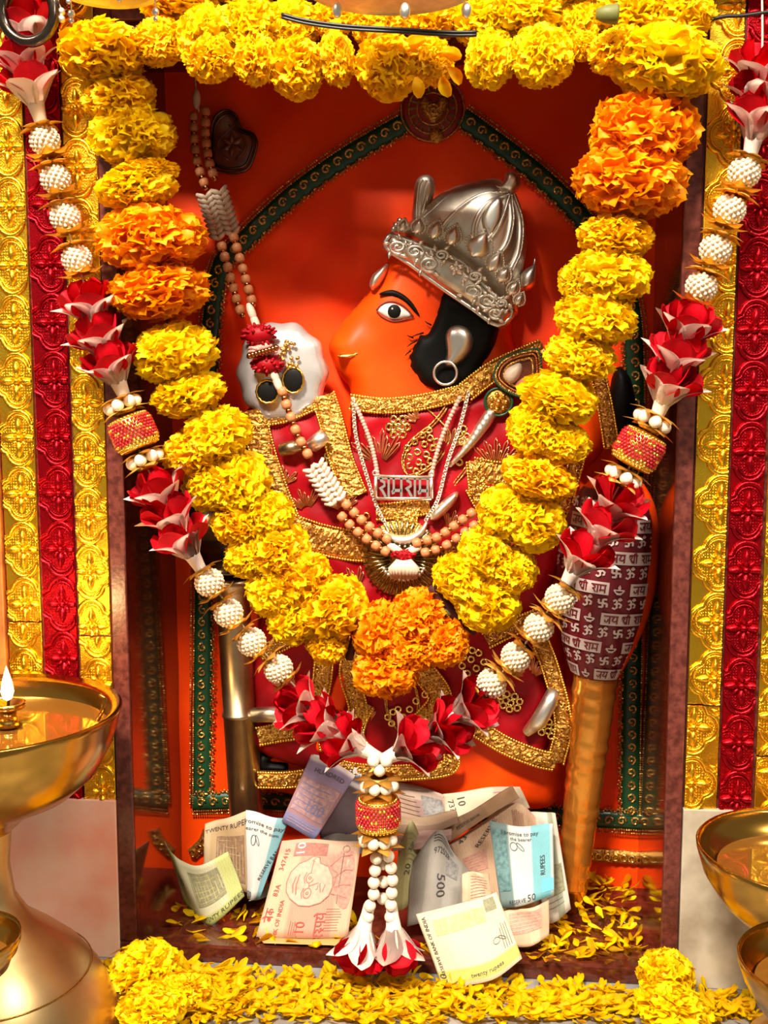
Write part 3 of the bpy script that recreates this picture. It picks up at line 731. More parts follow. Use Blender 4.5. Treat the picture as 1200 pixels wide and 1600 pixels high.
for pts in ([(556, 640), (612, 636)], [(660, 632), (690, 660), (700, 680), (680, 720), (640, 742), (628, 720), (640, 690), (676, 660), (696, 634)], [(735, 720), (720, 740), (700, 765)], [(600, 1075), (640, 1060), (652, 1110), (625, 1140), (605, 1115), (600, 1075)], [(880, 690), (850, 640)]):
    mb = MB()
    for k in (0, 3): mb.tube([W(p[0] + k, p[1] + k, YD - 0.0006) for p in crom(pts, 5)], 0.0007, 5)
    build(mb, 'couched_cord', M_ZARI, t)
def fan(cx, cy, a0, a1, n, r0, r1, m=M_BRIGHT):
    mb = MB()
    for i in range(n):
        a = math.radians(a0 + (a1 - a0) * i / (n - 1)); l = r1 * (0.8 + 0.2 * math.sin(i * 2.1)); da = math.radians(3.2)
        pts = [W(cx + r0 * math.cos(a - da), cy - r0 * math.sin(a - da), YD - 0.0004)]
        pts += [W(cx + l * .9 * math.cos(a - da), cy - l * .9 * math.sin(a - da), YD - 0.0012), W(cx + l * math.cos(a), cy - l * math.sin(a), YD - 0.0012), W(cx + l * .9 * math.cos(a + da), cy - l * .9 * math.sin(a + da), YD - 0.0012)]
        pts += [W(cx + r0 * math.cos(a + da), cy - r0 * math.sin(a + da), YD - 0.0004)]
        mb.tube(pts, 0.0006, 4)
    build(mb, 'stitched_fan', m, t)
M_PINKT = mat('copper_thread', (0.85, 0.36, 0.16), 0.3, 0.9)
fan(594, 728, 50, 150, 12, 12, 60, M_PINKT); fan(775, 735, 40, 140, 15, 14, 52, M_PINKT); fan(556, 925, 70, 160, 10, 10, 42, M_PINKT); fan(480, 800, 60, 150, 8, 10, 40, M_PINKT)
fan(575, 1132, 60, 120, 6, 6, 30, M_PINKT); fan(536, 800, 40, 150, 10, 8, 36, M_PINKT); fan(700, 700, 20, 120, 9, 8, 34, M_PINKT); fan(440, 760, 30, 130, 8, 8, 34, M_PINKT); fan(655, 660, 100, 170, 6, 6, 28, M_PINKT); fan(830, 1060, 30, 150, 10, 8, 36, M_PINKT); fan(450, 1080, 30, 150, 10, 8, 36, M_PINKT); fan(480, 990, 40, 140, 9, 8, 34, M_PINKT); fan(700, 830, 30, 100, 8, 8, 36, M_PINKT)
# orange paint glimpsed through the folds of the lower robe
for out in ([(517, 1080), (532, 1048), (546, 1030), (544, 1070), (536, 1110), (516, 1100)], [(498, 1150), (510, 1142), (506, 1176), (494, 1172)]):
    mb = MB(); pillow(mb, out, YD + 0.001, 0.003, 0.006, 0.003, 3, 0.004); build(mb, 'orange_fold', M_BODY, t)
mb = MB(); pillow(mb, [(962, 575), (985, 590), (995, 640), (996, 700), (975, 735), (960, 700), (950, 640)], BACK - 0.004, 0.012, 0.012, 0.004, 3, 0.004); build(mb, 'black_patch', M_BLACK, t)  # raised black patch between the orange shoulder and the ribbon
mb = MB(); pillow(mb, [(868, 570), (900, 560), (935, 585), (948, 640), (944, 700), (915, 730), (890, 720)], BACK - 0.002, 0.030, 0.02, 0.004, 3, 0.004); build(mb, 'orange_shoulder', M_BODY, t)

# silver limb sleeves poking out of the robe
def taper(name, pts, rs, m, label, cat):
    mb = MB(); mb.tube([W(*p) for p in pts], rs, 14)
    return tag(build(mb, name, m), label, cat)
taper('silver_anklet', [(396, 1117, YD - 0.002), (425, 1116, YD - 0.006), (452, 1120, YD - 0.008), (470, 1128, YD - 0.004)], [0.0065, 0.007, 0.0062, 0.004], M_SILVH, 'horizontal silver limb cover beside the metal mace shaft', 'limb cover')
taper('silver_claw', [(866, 1078, YD - 0.006), (858, 1098, YD - 0.010), (843, 1125, YD - 0.010), (822, 1145, YD - 0.006)], [0.0055, 0.0068, 0.0072, 0.004], M_SILVH, 'curved silver limb cover beside the wrapped mace shaft', 'limb cover')
taper('silver_cuff', [(487, 697, YD - 0.010), (498, 688, YD - 0.012), (508, 679, YD - 0.010)], [0.0062, 0.0066, 0.0062], M_SILVH, 'bright silver cuff below the shell disc', 'cuff')
taper('silver_cuff', [(440, 702, YD - 0.004), (455, 700, YD - 0.007), (470, 696, YD - 0.005)], [0.0058, 0.0062, 0.0058], M_STEEL, 'dull grey cuff beside the single bead strand', 'cuff')
mb = MB(); pillow(mb, [(764, 636), (776, 650), (742, 696), (712, 724), (702, 730), (704, 722), (728, 690), (746, 660)], YD - 0.003, 0.0055, 0.005, 0.002, 3, 0.004, lambda x, z: 0.0008 * math.sin((x + z) * 900))
tag(build(mb, 'silver_dagger', M_SILVH), 'tapering silver blade slanting across the chest', 'blade')
mb = MB(); pillow(mb, [(672, 812), (676, 798), (692, 782), (708, 770), (716, 770), (712, 784), (698, 800), (684, 812)], YD - 0.006, 0.007, 0.006, 0.002, 3, 0.004)
tag(build(mb, 'silver_leaf', M_SILVH), 'smooth silver leaf ornament under the lettered pendant', 'ornament')

# ------------------------------------------------------------------ shell disc with two gold rimmed mirrors
t = thing('shell_disc', 'scalloped pearly disc with two dark mirrors on the raised arm', 'disc', W(440, 660, YD))
mb = MB(); N = 20
pillow(mb, [(440 + 69 * (1 + .035 * math.cos(i * PI)) * math.cos(2 * PI * i / N), 582 + 79 * (1 + .035 * math.cos(i * PI)) * math.sin(2 * PI * i / N)) for i in range(N)], YD + 0.002, 0.012, 0.030, 0.004, 3, 0.012, lambda x, z: 0.0007 * math.sin(x * 330) * math.sin(z * 290))
build(mb, 'disc_plate', M_MOP, t)
for (cx, cy, rx, ry) in ((458, 594, 15, 18), (418, 612, 16, 16)):
    mb = MB(); mb.ball(W(cx, cy, YD - 0.0125), 0.009, 18, 8, (rx / 16, 0.18, ry / 16)); build(mb, 'dark_mirror', M_BLACK, t)
    mb = MB(); c = W(cx, cy, YD - 0.0130)
    mb.tube([c + Vector((math.cos(2 * PI * i / 26) * 0.0093 * rx / 16 * (1 + .05 * (i % 2)), 0, math.sin(2 * PI * i / 26) * 0.0093 * ry / 16 * (1 + .05 * (i % 2)))) for i in range(26)], 0.0011, 5, True)
    build(mb, 'mirror_rim', M_BRIGHT, t)
mb = MB()
for i in range(26): mb.ball(W(452 + rng.uniform(-16, 16), 560 + rng.uniform(-26, 14), YD - 0.013), rng.uniform(.0012, .0022), 6, 4)
build(mb, 'gilt_crust', M_ZARI, t)

# ------------------------------------------------------------------ brooch at the right shoulder
t = thing('shoulder_brooch', 'pointed brooch with white shell and bead rims at the right shoulder', 'brooch', W(810, 640, YD))
bo = [(772, 590), (778, 570), (796, 556), (822, 548), (842, 548), (846, 580), (842, 604), (826, 620), (806, 618), (784, 606)]
mb = MB(); pillow(mb, bo, YD - 0.002, 0.006, 0.006, 0.003, 3, 0.004); build(mb, 'brooch_plate', M_CARVE, t)
ctr = np.array([812, 584.0])
for s, m in ((1.0, M_GREEN), (0.93, M_ZARI), (0.80, M_COPPER), (0.62, M_ZARI)):
    mb = MB()
    P = [W(*(ctr + (np.array(p) - ctr) * s), YD - 0.009) for p in crom(bo, 4, True)]
    for a, b in zip(P, P[1:] + P[:1]):
        for q in range(2): mb.ball(a.lerp(b, q / 2), 0.0012, 6, 4)
    build(mb, 'bead_rim', m, t)
mb = MB(); pillow(mb, [(786, 588), (792, 576), (812, 567), (816, 580), (808, 594), (796, 600)], YD - 0.009, 0.005, 0.006, 0.002, 3, 0.003); build(mb, 'white_shell', M_SHELL, t)
M_PINKS = mat('pink_shell', (0.62, 0.16, 0.10), 0.35, col2=(0.72, 0.26, 0.18), ns=120, bump=0.5, bs=350, btype='wave')
mb = MB(); pillow(mb, [(806, 600), (818, 590), (834, 588), (832, 602), (818, 612), (808, 610)], YD - 0.009, 0.005, 0.006, 0.002, 3, 0.003); build(mb, 'pink_shell', M_PINKS, t)
t = thing('round_brooch', 'small round brooch of gold leaves and beads above the silver blade', 'brooch', W(779, 645, YD))
mb = MB(); mb.ball(W(779, 628, YD - 0.003), 0.0115, 18, 8, (1, .35, 1)); build(mb, 'brooch_plate', M_ZDARK, t)
mb = MB(); mb.torus(W(779, 628, YD - 0.005), 0.0115, 0.0012, n=24); build(mb, 'green_rim', M_GREEN, t)
mb = MB()
for i in range(7):
    a = 2 * PI * i / 7; mb.ball(W(779 + 12 * math.cos(a), 628 + 12 * math.sin(a), YD - 0.0075), 0.0021, 8, 6)
mb.ball(W(779, 628, YD - 0.009), 0.003, 8, 6); build(mb, 'gold_bead', M_BRIGHT, t)

# ------------------------------------------------------------------ necklaces
YN = YD - 0.006
def chain(pa, r=0.0016, gap=0.0031):
    P = [W(*p[:2], p[2] if len(p) > 2 else YN) for p in crom(pa, 8)]; mb = MB(); acc = 0; k = 0
    for a, b in zip(P[:-1], P[1:]):
        d = (b - a).length
        while acc < d:
            c = a.lerp(b, acc / d); tn = (b - a).normalized(); s = Vector((-tn.z, 0, tn.x))
            ax = (Vector((0, 1, 0)) + s * (0.7 if k % 2 else -0.7)).normalized()
            mb.torus(c, r, 0.0006, ax, 8, 4); acc += gap * .75; k += 1
        acc -= d
    return mb
t = thing('silver_chain', 'heavy twisted silver chain hanging in a deep V on the chest', 'necklace', W(632, 840, YN))
build(chain([(552, 624), (556, 680), (572, 740), (590, 795), (606, 825)]), 'chain_strand', M_SILV, t)
build(chain([(732, 614), (718, 668), (700, 720), (684, 780), (664, 815)]), 'chain_strand', M_SILV, t)
mb = MB(); pillow(mb, [(598, 826), (612, 834), (634, 836), (656, 826), (668, 812), (664, 832), (648, 848), (628, 852), (608, 844)], YN, 0.005, 0.005, 0.002, 3, 0.003); build(mb, 'crescent', M_SILV, t)
mb = MB()
for i in range(13):
    a = math.radians(180 + 180 * i / 12); mb.ball(W(633 + 34 * math.cos(a), 834 - 24 * math.sin(a) - 4, YN - 0.003), 0.0013, 6, 4)
build(mb, 'crescent_dots', M_SILVH, t)
t = thing('pearl_necklace', 'fine pink pearl string carrying a silver lettered pendant', 'necklace', W(632, 780, YN))
pm = MB().ball((0, 0, 0), 0.0021, 10, 8).mesh('pearl', mat('pink_pearl', (0.52, 0.26, 0.18), 0.2, col2=(0.62, 0.36, 0.27), ns=90, coat=0.8))
for a, b in (((556, 634), (590, 742)), ((718, 622), (674, 742))):
    n = 22
    for i in range(n + 1):
        s = i / n; inst('pearl', pm, t, W(a[0] + (b[0] - a[0]) * s + (5 if a[0] < 600 else -5) * math.sin(PI * s), a[1] + (b[1] - a[1]) * s, YN - 0.001))
mb = MB(); YP = YN - 0.003
for a, b in (((586, 744), (674, 746)), ((586, 779), (674, 779)), ((587, 744), (587, 779)), ((674, 746), (674, 779))):
    mb.tube([W(*a, YP), W(*b, YP)], 0.0016, 6)
for a in ((586, 744), (674, 746)): mb.torus(W(a[0], a[1] - 5, YP), 0.002, 0.0007, n=12)
build(mb, 'pendant_frame', M_SILVH, t)
V2, F2, wd2 = deva(['ra', 'aa', 'ma', 'ra', 'aa', 'ma'], 0.15, True)
lm = MB(); p0, p1 = W(590, 777, YP), W(672, 747, YP)
o0 = len(lm.v); lm.add([(p0.x + (x / wd2) * (p1.x - p0.x), YP - 0.001, p0.z + y * (p1.z - p0.z)) for x, y in V2], F2)
n2 = len(V2); lm.add([(p0.x + (x / wd2) * (p1.x - p0.x), YP + 0.0006, p0.z + y * (p1.z - p0.z)) for x, y in V2], F2)
for f in F2:
    for i in range(4):
        a, b = f[i], f[(i + 1) % 4]; lm.f.append((a, b, b + n2, a + n2))
build(lm, 'pendant_letters', M_SILVH, t, smooth=False)

# gold bugle bead fan behind the shell clasp
t = thing('bugle_bead_fan', 'round fan of greenish gold bugle beads under the chest pendant', 'brooch', W(628, 920, YD))
mb = MB(); mb.ball(W(628, 872, YD - 0.001), 0.034, 24, 8, (1, .08, 1)); build(mb, 'fan_backing', M_ZDARK, t)
bg_m = MB().tube([(0.010, 0, 0), (0.034, 0, 0)], 0.0012, 6).mesh('bugle_bead', mat('bugle_gold', (0.42, 0.36, 0.14), 0.2, 1.0))
for i in range(40):
    a = 2 * PI * i / 40; c = W(628, 872, YD - 0.0045 - 0.0012 * (i % 2))
    inst('bugle_bead', bg_m, t, c, Quaternion((0, 1, 0), a))

# ------------------------------------------------------------------ carved plaque and apex emblem on the back wall
t = thing('carved_plaque', 'dark carved trefoil plaque high on the left of the back wall', 'plaque', W(365, 275, BACK))
po = [(330, 262), (328, 225), (330, 195), (340, 176), (356, 170), (370, 180), (378, 200), (396, 208), (403, 222), (398, 245), (388, 265), (366, 272), (346, 270)]
mb = MB(); pillow(mb, po, BACK - 0.002, 0.008, 0.004, 0.003, 4, 0.002); build(mb, 'plaque_body', M_CARVE, t)
ctr = np.array([363, 224.0]); mb = MB()
for s in (0.96, 0.82): mb.tube([W(*(ctr + (np.array(p) - ctr) * s), BACK - 0.010) for p in crom(po, 4, True)], 0.0011, 5, True)
build(mb, 'plaque_rim', M_DARKM, t)
mb = MB()
for i in range(6): ell_leaf(mb, W(362, 226, BACK - 0.010), i * PI / 3 + .5, 0.012, 0.006, 0.0025, 6)
for s in (-1, 1): mb.tube([W(362 + s * (6 + 16 * math.sin(j * .35)), 250 - j * 5, BACK - 0.0105) for j in range(12)], 0.0009, 5)
build(mb, 'carved_leaf', M_CARVE, t)
t = thing('apex_emblem', 'round sun emblem with a gold heart at the apex of the ribbon arch', 'emblem', W(676, 218, BACK))
mb = MB(); mb.ball(W(674, 172, BACK - 0.002), 0.028, 32, 8, (1, .16, 1)); build(mb, 'emblem_disc', M_EMBR, t)
for r_, rr in ((0.0275, 0.0009), (0.021, 0.0009), (0.0135, 0.0008)):
    mb = MB(); mb.torus(W(676, 170, BACK - 0.006), r_, rr, n=36, k=5); build(mb, 'emblem_ring', M_ZDARK, t)
ray_m = MB().box((0.0142, -0.0008, -0.0011), (0.020, 0.0008, 0.0011)).mesh('sun_ray', M_DARKM, False)
for i in range(18): inst('sun_ray', ray_m, t, W(676, 170, BACK - 0.0055), Quaternion((0, 1, 0), 2 * PI * i / 18))
mb = MB(); pillow(mb, [(678, 160), (686, 150), (698, 150), (703, 162), (696, 178), (682, 192), (676, 194), (668, 188), (656, 172), (655, 156), (666, 148)], BACK - 0.006, 0.006, 0.008, 0.002, 3, 0.003); build(mb, 'gold_heart', M_ZDARK, t)
mb = MB(); mb.tube([W(678 + (14 - j * .6) * math.cos(j * .6), 172 + (14 - j * .6) * math.sin(j * .6), BACK - 0.0125) for j in range(22)], 0.0007, 5); build(mb, 'heart_spiral', M_ZARI, t)
mb = MB(); mb.ball(W(681, 212, BACK - 0.005), 0.007, 14, 8, (1, .5, 1)); build(mb, 'gold_boss', M_ZDARK, t)

# ------------------------------------------------------------------ wooden bead garland (mala)
YM = YD - 0.014
t = thing('wooden_bead_mala', 'sandalwood bead string with white shell braids and red tassel looping over the idol', 'bead string', W(500, 900, YM))
wb = MB().lathe([(0.0, -.0038), (.0026, -.0037), (.0042, -.002), (.0042, .002), (.0026, .0037), (0, .0038)], 10).mesh('wooden_bead', M_BEAD)
cb = MB().ball((0, 0, 0), 0.0027, 8, 6).mesh('copper_bead', M_COPPER)
dr = MB().ball((0, 0, 0), 0.0045, 10, 8, (.8, .8, 1.9)).mesh('white_drop', M_SHELL)
def bead_run(pts, pair=9.5, single=False, Y=YM, gap=17.0):
    C = crom([(p[0], p[1]) for p in pts], 10); L = [0]
    for a, b in zip(C[:-1], C[1:]): L.append(L[-1] + float(np.linalg.norm(b - a)))
    n = int(L[-1] / gap)
    for i in range(n + 1):
        for half in (0, 1):
            s = (i + half * .5) * gap
            if s > L[-1]: break
            j = min(max(np.searchsorted(L, s) - 1, 0), len(C) - 2); tt = (s - L[j]) / max(L[j + 1] - L[j], 1e-6)
            c = C[j] * (1 - tt) + C[j + 1] * tt; d = C[j + 1] - C[j]; d = d / np.linalg.norm(d); nn = np.array([-d[1], d[0]])
            q = frame((d[0], 0, -d[1]))
            for sd in ((0,) if single else (-1, 1)):
                p = c + nn * pair * sd + (d * gap * .25 * sd if not single else 0)
                if half == 0: inst('wooden_bead', wb, t, W(p[0], p[1], Y + random.uniform(-.001, .001)), q)
                else: inst('copper_bead', cb, t, W(p[0], p[1], Y), q)
def braid(a, b, w, Y=YM):
    """plaited white shell section"""
    A, B = np.array(a, float), np.array(b, float); d = B - A; Ln = np.linalg.norm(d); d /= Ln; nn = np.array([-d[1], d[0]]); mb = MB(); n = int(Ln / 8)
    for i in range(n + 1):
        c = A + d * (Ln * i / n)
        for sd in (-1.5, -.5, .5, 1.5):
            p = c + nn * w * .25 * sd; tl = d * 5 + nn * 7 * (1 if abs(sd) < 1 else -1) * (1 if sd > 0 else -1)
            mb.tube([W(*(p - tl), Y), W(*p, Y - 0.0022), W(*(p + tl), Y)], [0.0016, 0.0024, 0.0014], 6)
    build(mb, 'shell_braid', M_SHELL, t)
YT = BACK - 0.030
mb = MB(); mb.tube([W(301, 60, .02), W(304, 110, YT), W(307, 150, YT), W(311, 175, YT)], 0.0007, 5); build(mb, 'bead_string', M_SHELL, t)
inst('white_drop', dr, t, W(307, 155, YT))
bead_run([(312, 178), (312, 215), (318, 255), (330, 290)], 9, Y=YT)
braid((332, 302), (352, 366), 46, YT)
bead_run([(356, 378), (368, 420), (382, 470), (390, 490)], 11, Y=(YT + YM) / 2)
q = frame((0.4, 0, -1))
inst('white_drop', dr, t, W(393, 488, YM), q); inst('white_drop', dr, t, W(399, 504, YM), q)
def tassel(cx, cy, rx, ry, m, nm, Y, nst=60):
    mb = MB()
    for i in range(nst):
        a = rng.uniform(0, 2 * PI); b = rng.uniform(-1, 1); r = math.sqrt(1 - b * b); c = W(cx, cy, Y)
        d = Vector((math.cos(a) * r * rx, math.sin(a) * r * min(rx, ry), b * ry)) * MPP * 1.1
        mb.tube([c + d * .45, c + d * .8, c + d * rng.uniform(.92, 1.1)], [0.0018, 0.0016, 0.0010], 5)
    mb.ball(c, 1, 12, 8, (rx * MPP * .92, min(rx, ry) * MPP * .92, ry * MPP * .92)); build(mb, nm, m, t)
tassel(404, 523, 28, 19, M_ROBE, 'red_tuft', YM - 0.004); tassel(418, 570, 26, 17, M_ROBE, 'red_tuft', YM - 0.004)
tassel(411, 547, 23, 11, mat('pink_thread', (0.72, 0.30, 0.24), 0.6), 'pink_thread_wrap', YM - 0.005)
for i in range(9): inst('copper_bead', cb, t, W(390 + i * 5.2, 556 - i * 1.6, YM - 0.014))
inst('white_drop', dr, t, W(429, 587, YM - 0.004), q); inst('white_drop', dr, t, W(434, 600, YM - 0.004), q)
bead_run([(441, 612), (452, 645), (465, 680), (482, 712)], single=True, gap=21, Y=YM - 0.004)
braid((492, 730), (526, 782), 30)
bead_run([(538, 798), (560, 820), (585, 840), (604, 852)], 9)
bead_run([(658, 856), (690, 846), (722, 824), (752, 802)], 9)
inst('white_drop', dr, t, W(618, 858, YM), frame((1, 0, -.6))); inst('white_drop', dr, t, W(644, 860, YM), frame((-1, 0, -.4)))
tassel(631, 867, 20, 9, M_ROBE, 'red_tuft', YM - 0.002, 40)
mb = MB()
for i in range(9):
    a = math.radians(-60 + 15 * i); mb.tube([W(631 + 10 * math.sin(a), 876, YM - 0.006), W(631 + 23 * math.sin(a), 889, YM - 0.008), W(631 + 20 * math.sin(a), 904, YM - 0.004)], [0.0022, 0.0030, 0.0014], 7)
build(mb, 'shell_clasp', M_SHELL, t)
mb = MB()
for i in range(13):
    a = math.radians(20 + 140 * i / 12); mb.ball(W(631 - 33 * math.cos(a), 880 + 26 * math.sin(a), YM - 0.003), 0.0017, 7, 5)
build(mb, 'clasp_bead_rim', M_SILV, t)

# ================================================================== maces
def mace_frame(bot, top):
    d = (top - bot); L = d.length; q = frame(d); return q, L
# wrapped mace with printed cloth head
bot = FL(889, 1412, FLOOR_Z); bot.y = min(bot.y, 0.088); top = W(966, 740, 0.072)
t = thing('wrapped_mace', 'mace with maroon printed cloth head and orange gold wrapped shaft', 'mace', bot)
q, L = mace_frame(bot, top); Mx = Matrix.Translation(bot) @ q.to_matrix().to_4x4()
def along(py):  # distance up the axis for a photo row
    return L * (1412 - py) / (1412 - 740)
mb = MB(); pr = [(0.004, 0.0), (0.0105, 0.001), (0.0125, 0.02)]
n = 46; z1 = along(1034)
for i in range(n + 1):
    s = i / n; z = 0.02 + (z1 - 0.02) * s; r = 0.0128 + 0.0062 * s + 0.0010 * abs(math.sin(s * 30)) ** .5 * (0.5 + 0.5 * math.sin(i * 2.3)); pr.append((r, z))
mb.lathe(pr, 24)
for i in range(len(mb.v)):                                   # slanted wrap edges
    v = mb.v[i]; a = math.atan2(v.y, v.x); k_ = 1 + 0.025 * math.sin(v.z * 420 + a * 1.0); mb.v[i] = Vector((v.x * k_, v.y * k_, v.z))
mb.xf(Mx); build(mb, 'shaft', M_TINSEL, t)
hb_, ht_ = along(1036), L; hh = ht_ - hb_
def head_r(s):   # s 0 bottom .. 1 top
    return 0.0195 + 0.0220 * math.sin(min(1, s / 0.52) * PI / 2) ** 0.9 if s < 0.52 else 0.0415 * max(0.0, 1 - ((s - 0.52) / 0.50) ** 2.6) ** 0.5
prof = [(head_r(i / 24), hb_ + hh * i / 24) for i in range(25)]
mb = MB(); mb.lathe([(0.012, hb_ - .002)] + prof + [(0, ht_ + 0.0005)], 36); mb.xf(Mx); build(mb, 'head', M_BODY, t)
A0, A1 = math.radians(-172), math.radians(-46)               # cloth wraps the front
def cloth_pt(a, s, off=0.0015): r = head_r(s) + off; return (r * math.cos(a), r * math.sin(a), hb_ + hh * s)
mb = MB(); mb.grid(lambda u, v: cloth_pt(A0 + (A1 - A0) * u + 0.05 * math.sin(v * 9) * (u - .5), 0.0 + 0.93 * v, 0.0015 + 0.0006 * math.sin(u * 40 + v * 14)), 40, 30)
mb.xf(Mx); cl = build(mb, 'printed_cloth', M_MAROON, t)
inkw, inkm = MB(), MB()
def on_cloth(mbx, V2, F2, x0, s0, h, off):
    """lay a flat figure on the cloth: x0 arc position (m), s0 base height, h letter height (m)"""
    vs = []
    for x, y in V2:
        s = s0 + y * h / hh; r = max(head_r(min(max(s, .0), .97)), 0.012); a = -PI / 2 + (x0 + x * h) / max(r, 0.03)
        vs.append(cloth_pt(min(max(a, A0 + .02), A1 - .02), min(max(s, 0.0), 0.925), off))
    mbx.add(vs, F2)
JSR = ['ja', 'ya', 'sp', 'shri', 'sp', 'ra', 'aa', 'ma']
row = 0; s = 0.015
while s < 0.90:
    hL = 0.0080
    if row % 2 == 0:
        x = -0.062 + (row % 4) * 0.010
        while x < 0.055:
            V2, F2, wdt = deva(JSR, 0.16); bw = wdt * hL * .82 + 0.004
            nbx = 14; bv = [(i / nbx * bw, j) for i in range(nbx + 1) for j in (-.25, 1.35)]; bf = [(2 * i, 2 * i + 2, 2 * i + 3, 2 * i + 1) for i in range(nbx)]
            hB = hL * .82
            on_cloth(inkw, [(u / hB, v) for u, v in bv], bf, x, s, hB, 0.0026)
            on_cloth(inkm, V2, F2, x + 0.002, s, hB, 0.0031)
            V3, F3, w3 = deva(['diya'], 0.14, False); on_cloth(inkw, V3, F3, x + bw + 0.003, s, hL, 0.0026)
            x += bw + 0.003 + w3 * hL + 0.004
    else:
        x = -0.064 + (row % 3) * 0.004; k = row
        while x < 0.058:
            gname = ('sw', 'om', 'om')[k % 3]; V3, F3, w3 = deva([gname], 0.19, False); on_cloth(inkw, V3, F3, x, s, hL * 1.05, 0.0026); x += w3 * hL + 0.0032; k += 1
    s += (hL * 1.62) / hh; row += 1
inkw.xf(Mx); build(inkw, 'white_lettering', M_INKW, cl, smooth=False); inkm.xf(Mx); build(inkm, 'maroon_lettering', M_MAROON, cl, smooth=False)

# bare metal mace on the left
bot = FL(394, 1300, FLOOR_Z); bot = W(393, 1300, 0.088); bot = Vector((bot.x, 0.085, FLOOR_Z)); top = W(350, 715, 0.082)
t = thing('metal_mace', 'plain metal mace with ribbed round head, mostly behind the left marigolds', 'mace', bot)
q, L = mace_frame(bot, top); Mx = Matrix.Translation(bot) @ q.to_matrix().to_4x4()
zt = lambda py: (W(368, py, 0.084).z - FLOOR_Z) * L / (top.z - FLOOR_Z)
mb = MB(); z9 = zt(906)
mb.lathe([(0, 0), (0.0150, 0.0), (0.0152, 0.01), (0.0152, zt(1118)), (0.0162, zt(1117)), (0.0162, zt(1112)), (0.0150, zt(1111)), (0.0148, z9 - .012), (0.0165, z9 - 0.010), (0.0185, z9 - .004), (0.0205, z9), (0.012, z9 + .002)], 28)
mb.xf(Mx); build(mb, 'shaft', M_STEEL, t)
mb = MB(); mb.lathe([(0.012, z9), (0.012, zt(894)), (0.0245, zt(892)), (0.0255, zt(888)), (0.0235, zt(885)), (0.0265, zt(880)), (0.0265, zt(870)), (0.030, zt(868)), (0.032, zt(855)), (0.035, zt(853)),
    (0.040, zt(835)), (0.0425, zt(832)), (0.0445, zt(812)), (0.0455, zt(810)), (0.0450, zt(780)), (0.041, zt(755)), (0.033, zt(735)), (0.020, zt(722)), (0.006, zt(716)), (0, zt(714))], 36)
mb.xf(Mx); build(mb, 'head', M_DARKM, t)

# ================================================================== artificial flower and pearl garland
def petal_mb(path, widths, nu=6, nv=7, cup=0.3, pointed=True):
    """petal running along a radial path (r, z); bent across its width"""
    mb = MB(); P = crom(path, 4); m = len(P) - 1
    def f(u, v):
        i = v * m; j = min(int(i), m - 1); tt = i - j; p = P[j] * (1 - tt) + P[j + 1] * tt
        wv = np.interp(v, np.linspace(0, 1, len(widths)), widths); x = (u - .5) * 2
        dr_ = P[min(j + 1, m)] - P[j]; dr_ = dr_ / (np.linalg.norm(dr_) + 1e-9); nr = np.array([-dr_[1], dr_[0]])
        off = cup * wv * x * x; p = p + nr * off
        return (p[0], x * wv, p[1])
    mb.grid(f, nu, nv * 2); return mb
def sided(me_mb, th=0.0005):
    """give a petal sheet real thickness"""
    n = len(me_mb.v); bm = bmesh.new(); vs = [bm.verts.new(v) for v in me_mb.v]
    for f in me_mb.f: bm.faces.new([vs[i] for i in f])
    bmesh.ops.solidify(bm, geom=bm.faces[:], thickness=th); bm.verts.index_update()
    o = MB(); o.add([v.co.copy() for v in bm.verts], [[v.index for v in f.verts] for f in bm.faces]); bm.free(); return o
calyx_me = MB().lathe([(0.0, -.024), (.0046, -.024), (.0050, -.016), (.0062, -.007), (.0085, .000), (.004, .001), (0, .0005)], 12).mesh('calyx', M_WHITE)
wpet_me = sided(petal_mb([(.0060, -.006), (.0120, .004), (.0190, .0105), (.0290, .0155)], [.0052, .0090, .0108, .0104, .0072, .0004], cup=.22)).mesh('white_petal', M_WHITE)
rpet_me = sided(petal_mb([(.0020, .001), (.0085, .008), (.0150, .015), (.0195, .0220)], [.003, .0085, .0120, .0135, .0122, .0060], cup=-.30)).mesh('red_petal', M_RED)
rpet2_me = sided(petal_mb([(.0015, .003), (.0055, .012), (.0085, .020), (.0090, .028)], [.003, .0076, .0100, .0108, .0096, .0045], cup=-.35)).mesh('red_petal', M_RED)
cap_mb = MB()
for i in range(6):
    a = i * PI / 3; st = len(cap_mb.v); pm_ = petal_mb([(.003, .001), (.010, -.0010), (.0185, .0020)], [.0032, .0056, .0040, .0002], 4, 4, 0.2); pm_.xf(Matrix.Rotation(a, 4, 'Z')); cap_mb.add(pm_.v, pm_.f)
cap_mb.lathe([(0, .0030), (.006, .0026), (.008, .0006), (.006, -.001), (0, -.001)], 12)
cap_me = sided(cap_mb, 0.0005).mesh('gold_cap', mat('cap_gold', (0.95, 0.60, 0.12), 0.35, 0.7))
ballm = MB(); ballm.ball((0, 0, 0), 0.0102, 12, 9)
for i in range(110):
    zz = 1 - 2 * (i + .5) / 110; a = i * 2.399963; r = math.sqrt(1 - zz * zz)
    ballm.ball((0.0106 * r * math.cos(a), 0.0106 * r * math.sin(a), 0.0102 * zz), 0.0015, 6, 5)
ball_me = ballm.mesh('beaded_ball', mat('seed_pearl', (0.72, 0.56, 0.38), 0.25, col2=(0.80, 0.65, 0.47), ns=200, coat=0.5))
pearl_me = MB().ball((0, 0, 0), 0.0049, 16, 10).mesh('pearl', M_PEARL)
core_me = MB().lathe([(0.004, -.0165), (.013, -.0155), (.0158, -.012), (.0165, 0), (.0158, .012), (.013, .0155), (.004, .0165)], 24).mesh('drum_bead', M_BRIGHT)
rb_, gb_ = MB(), MB()
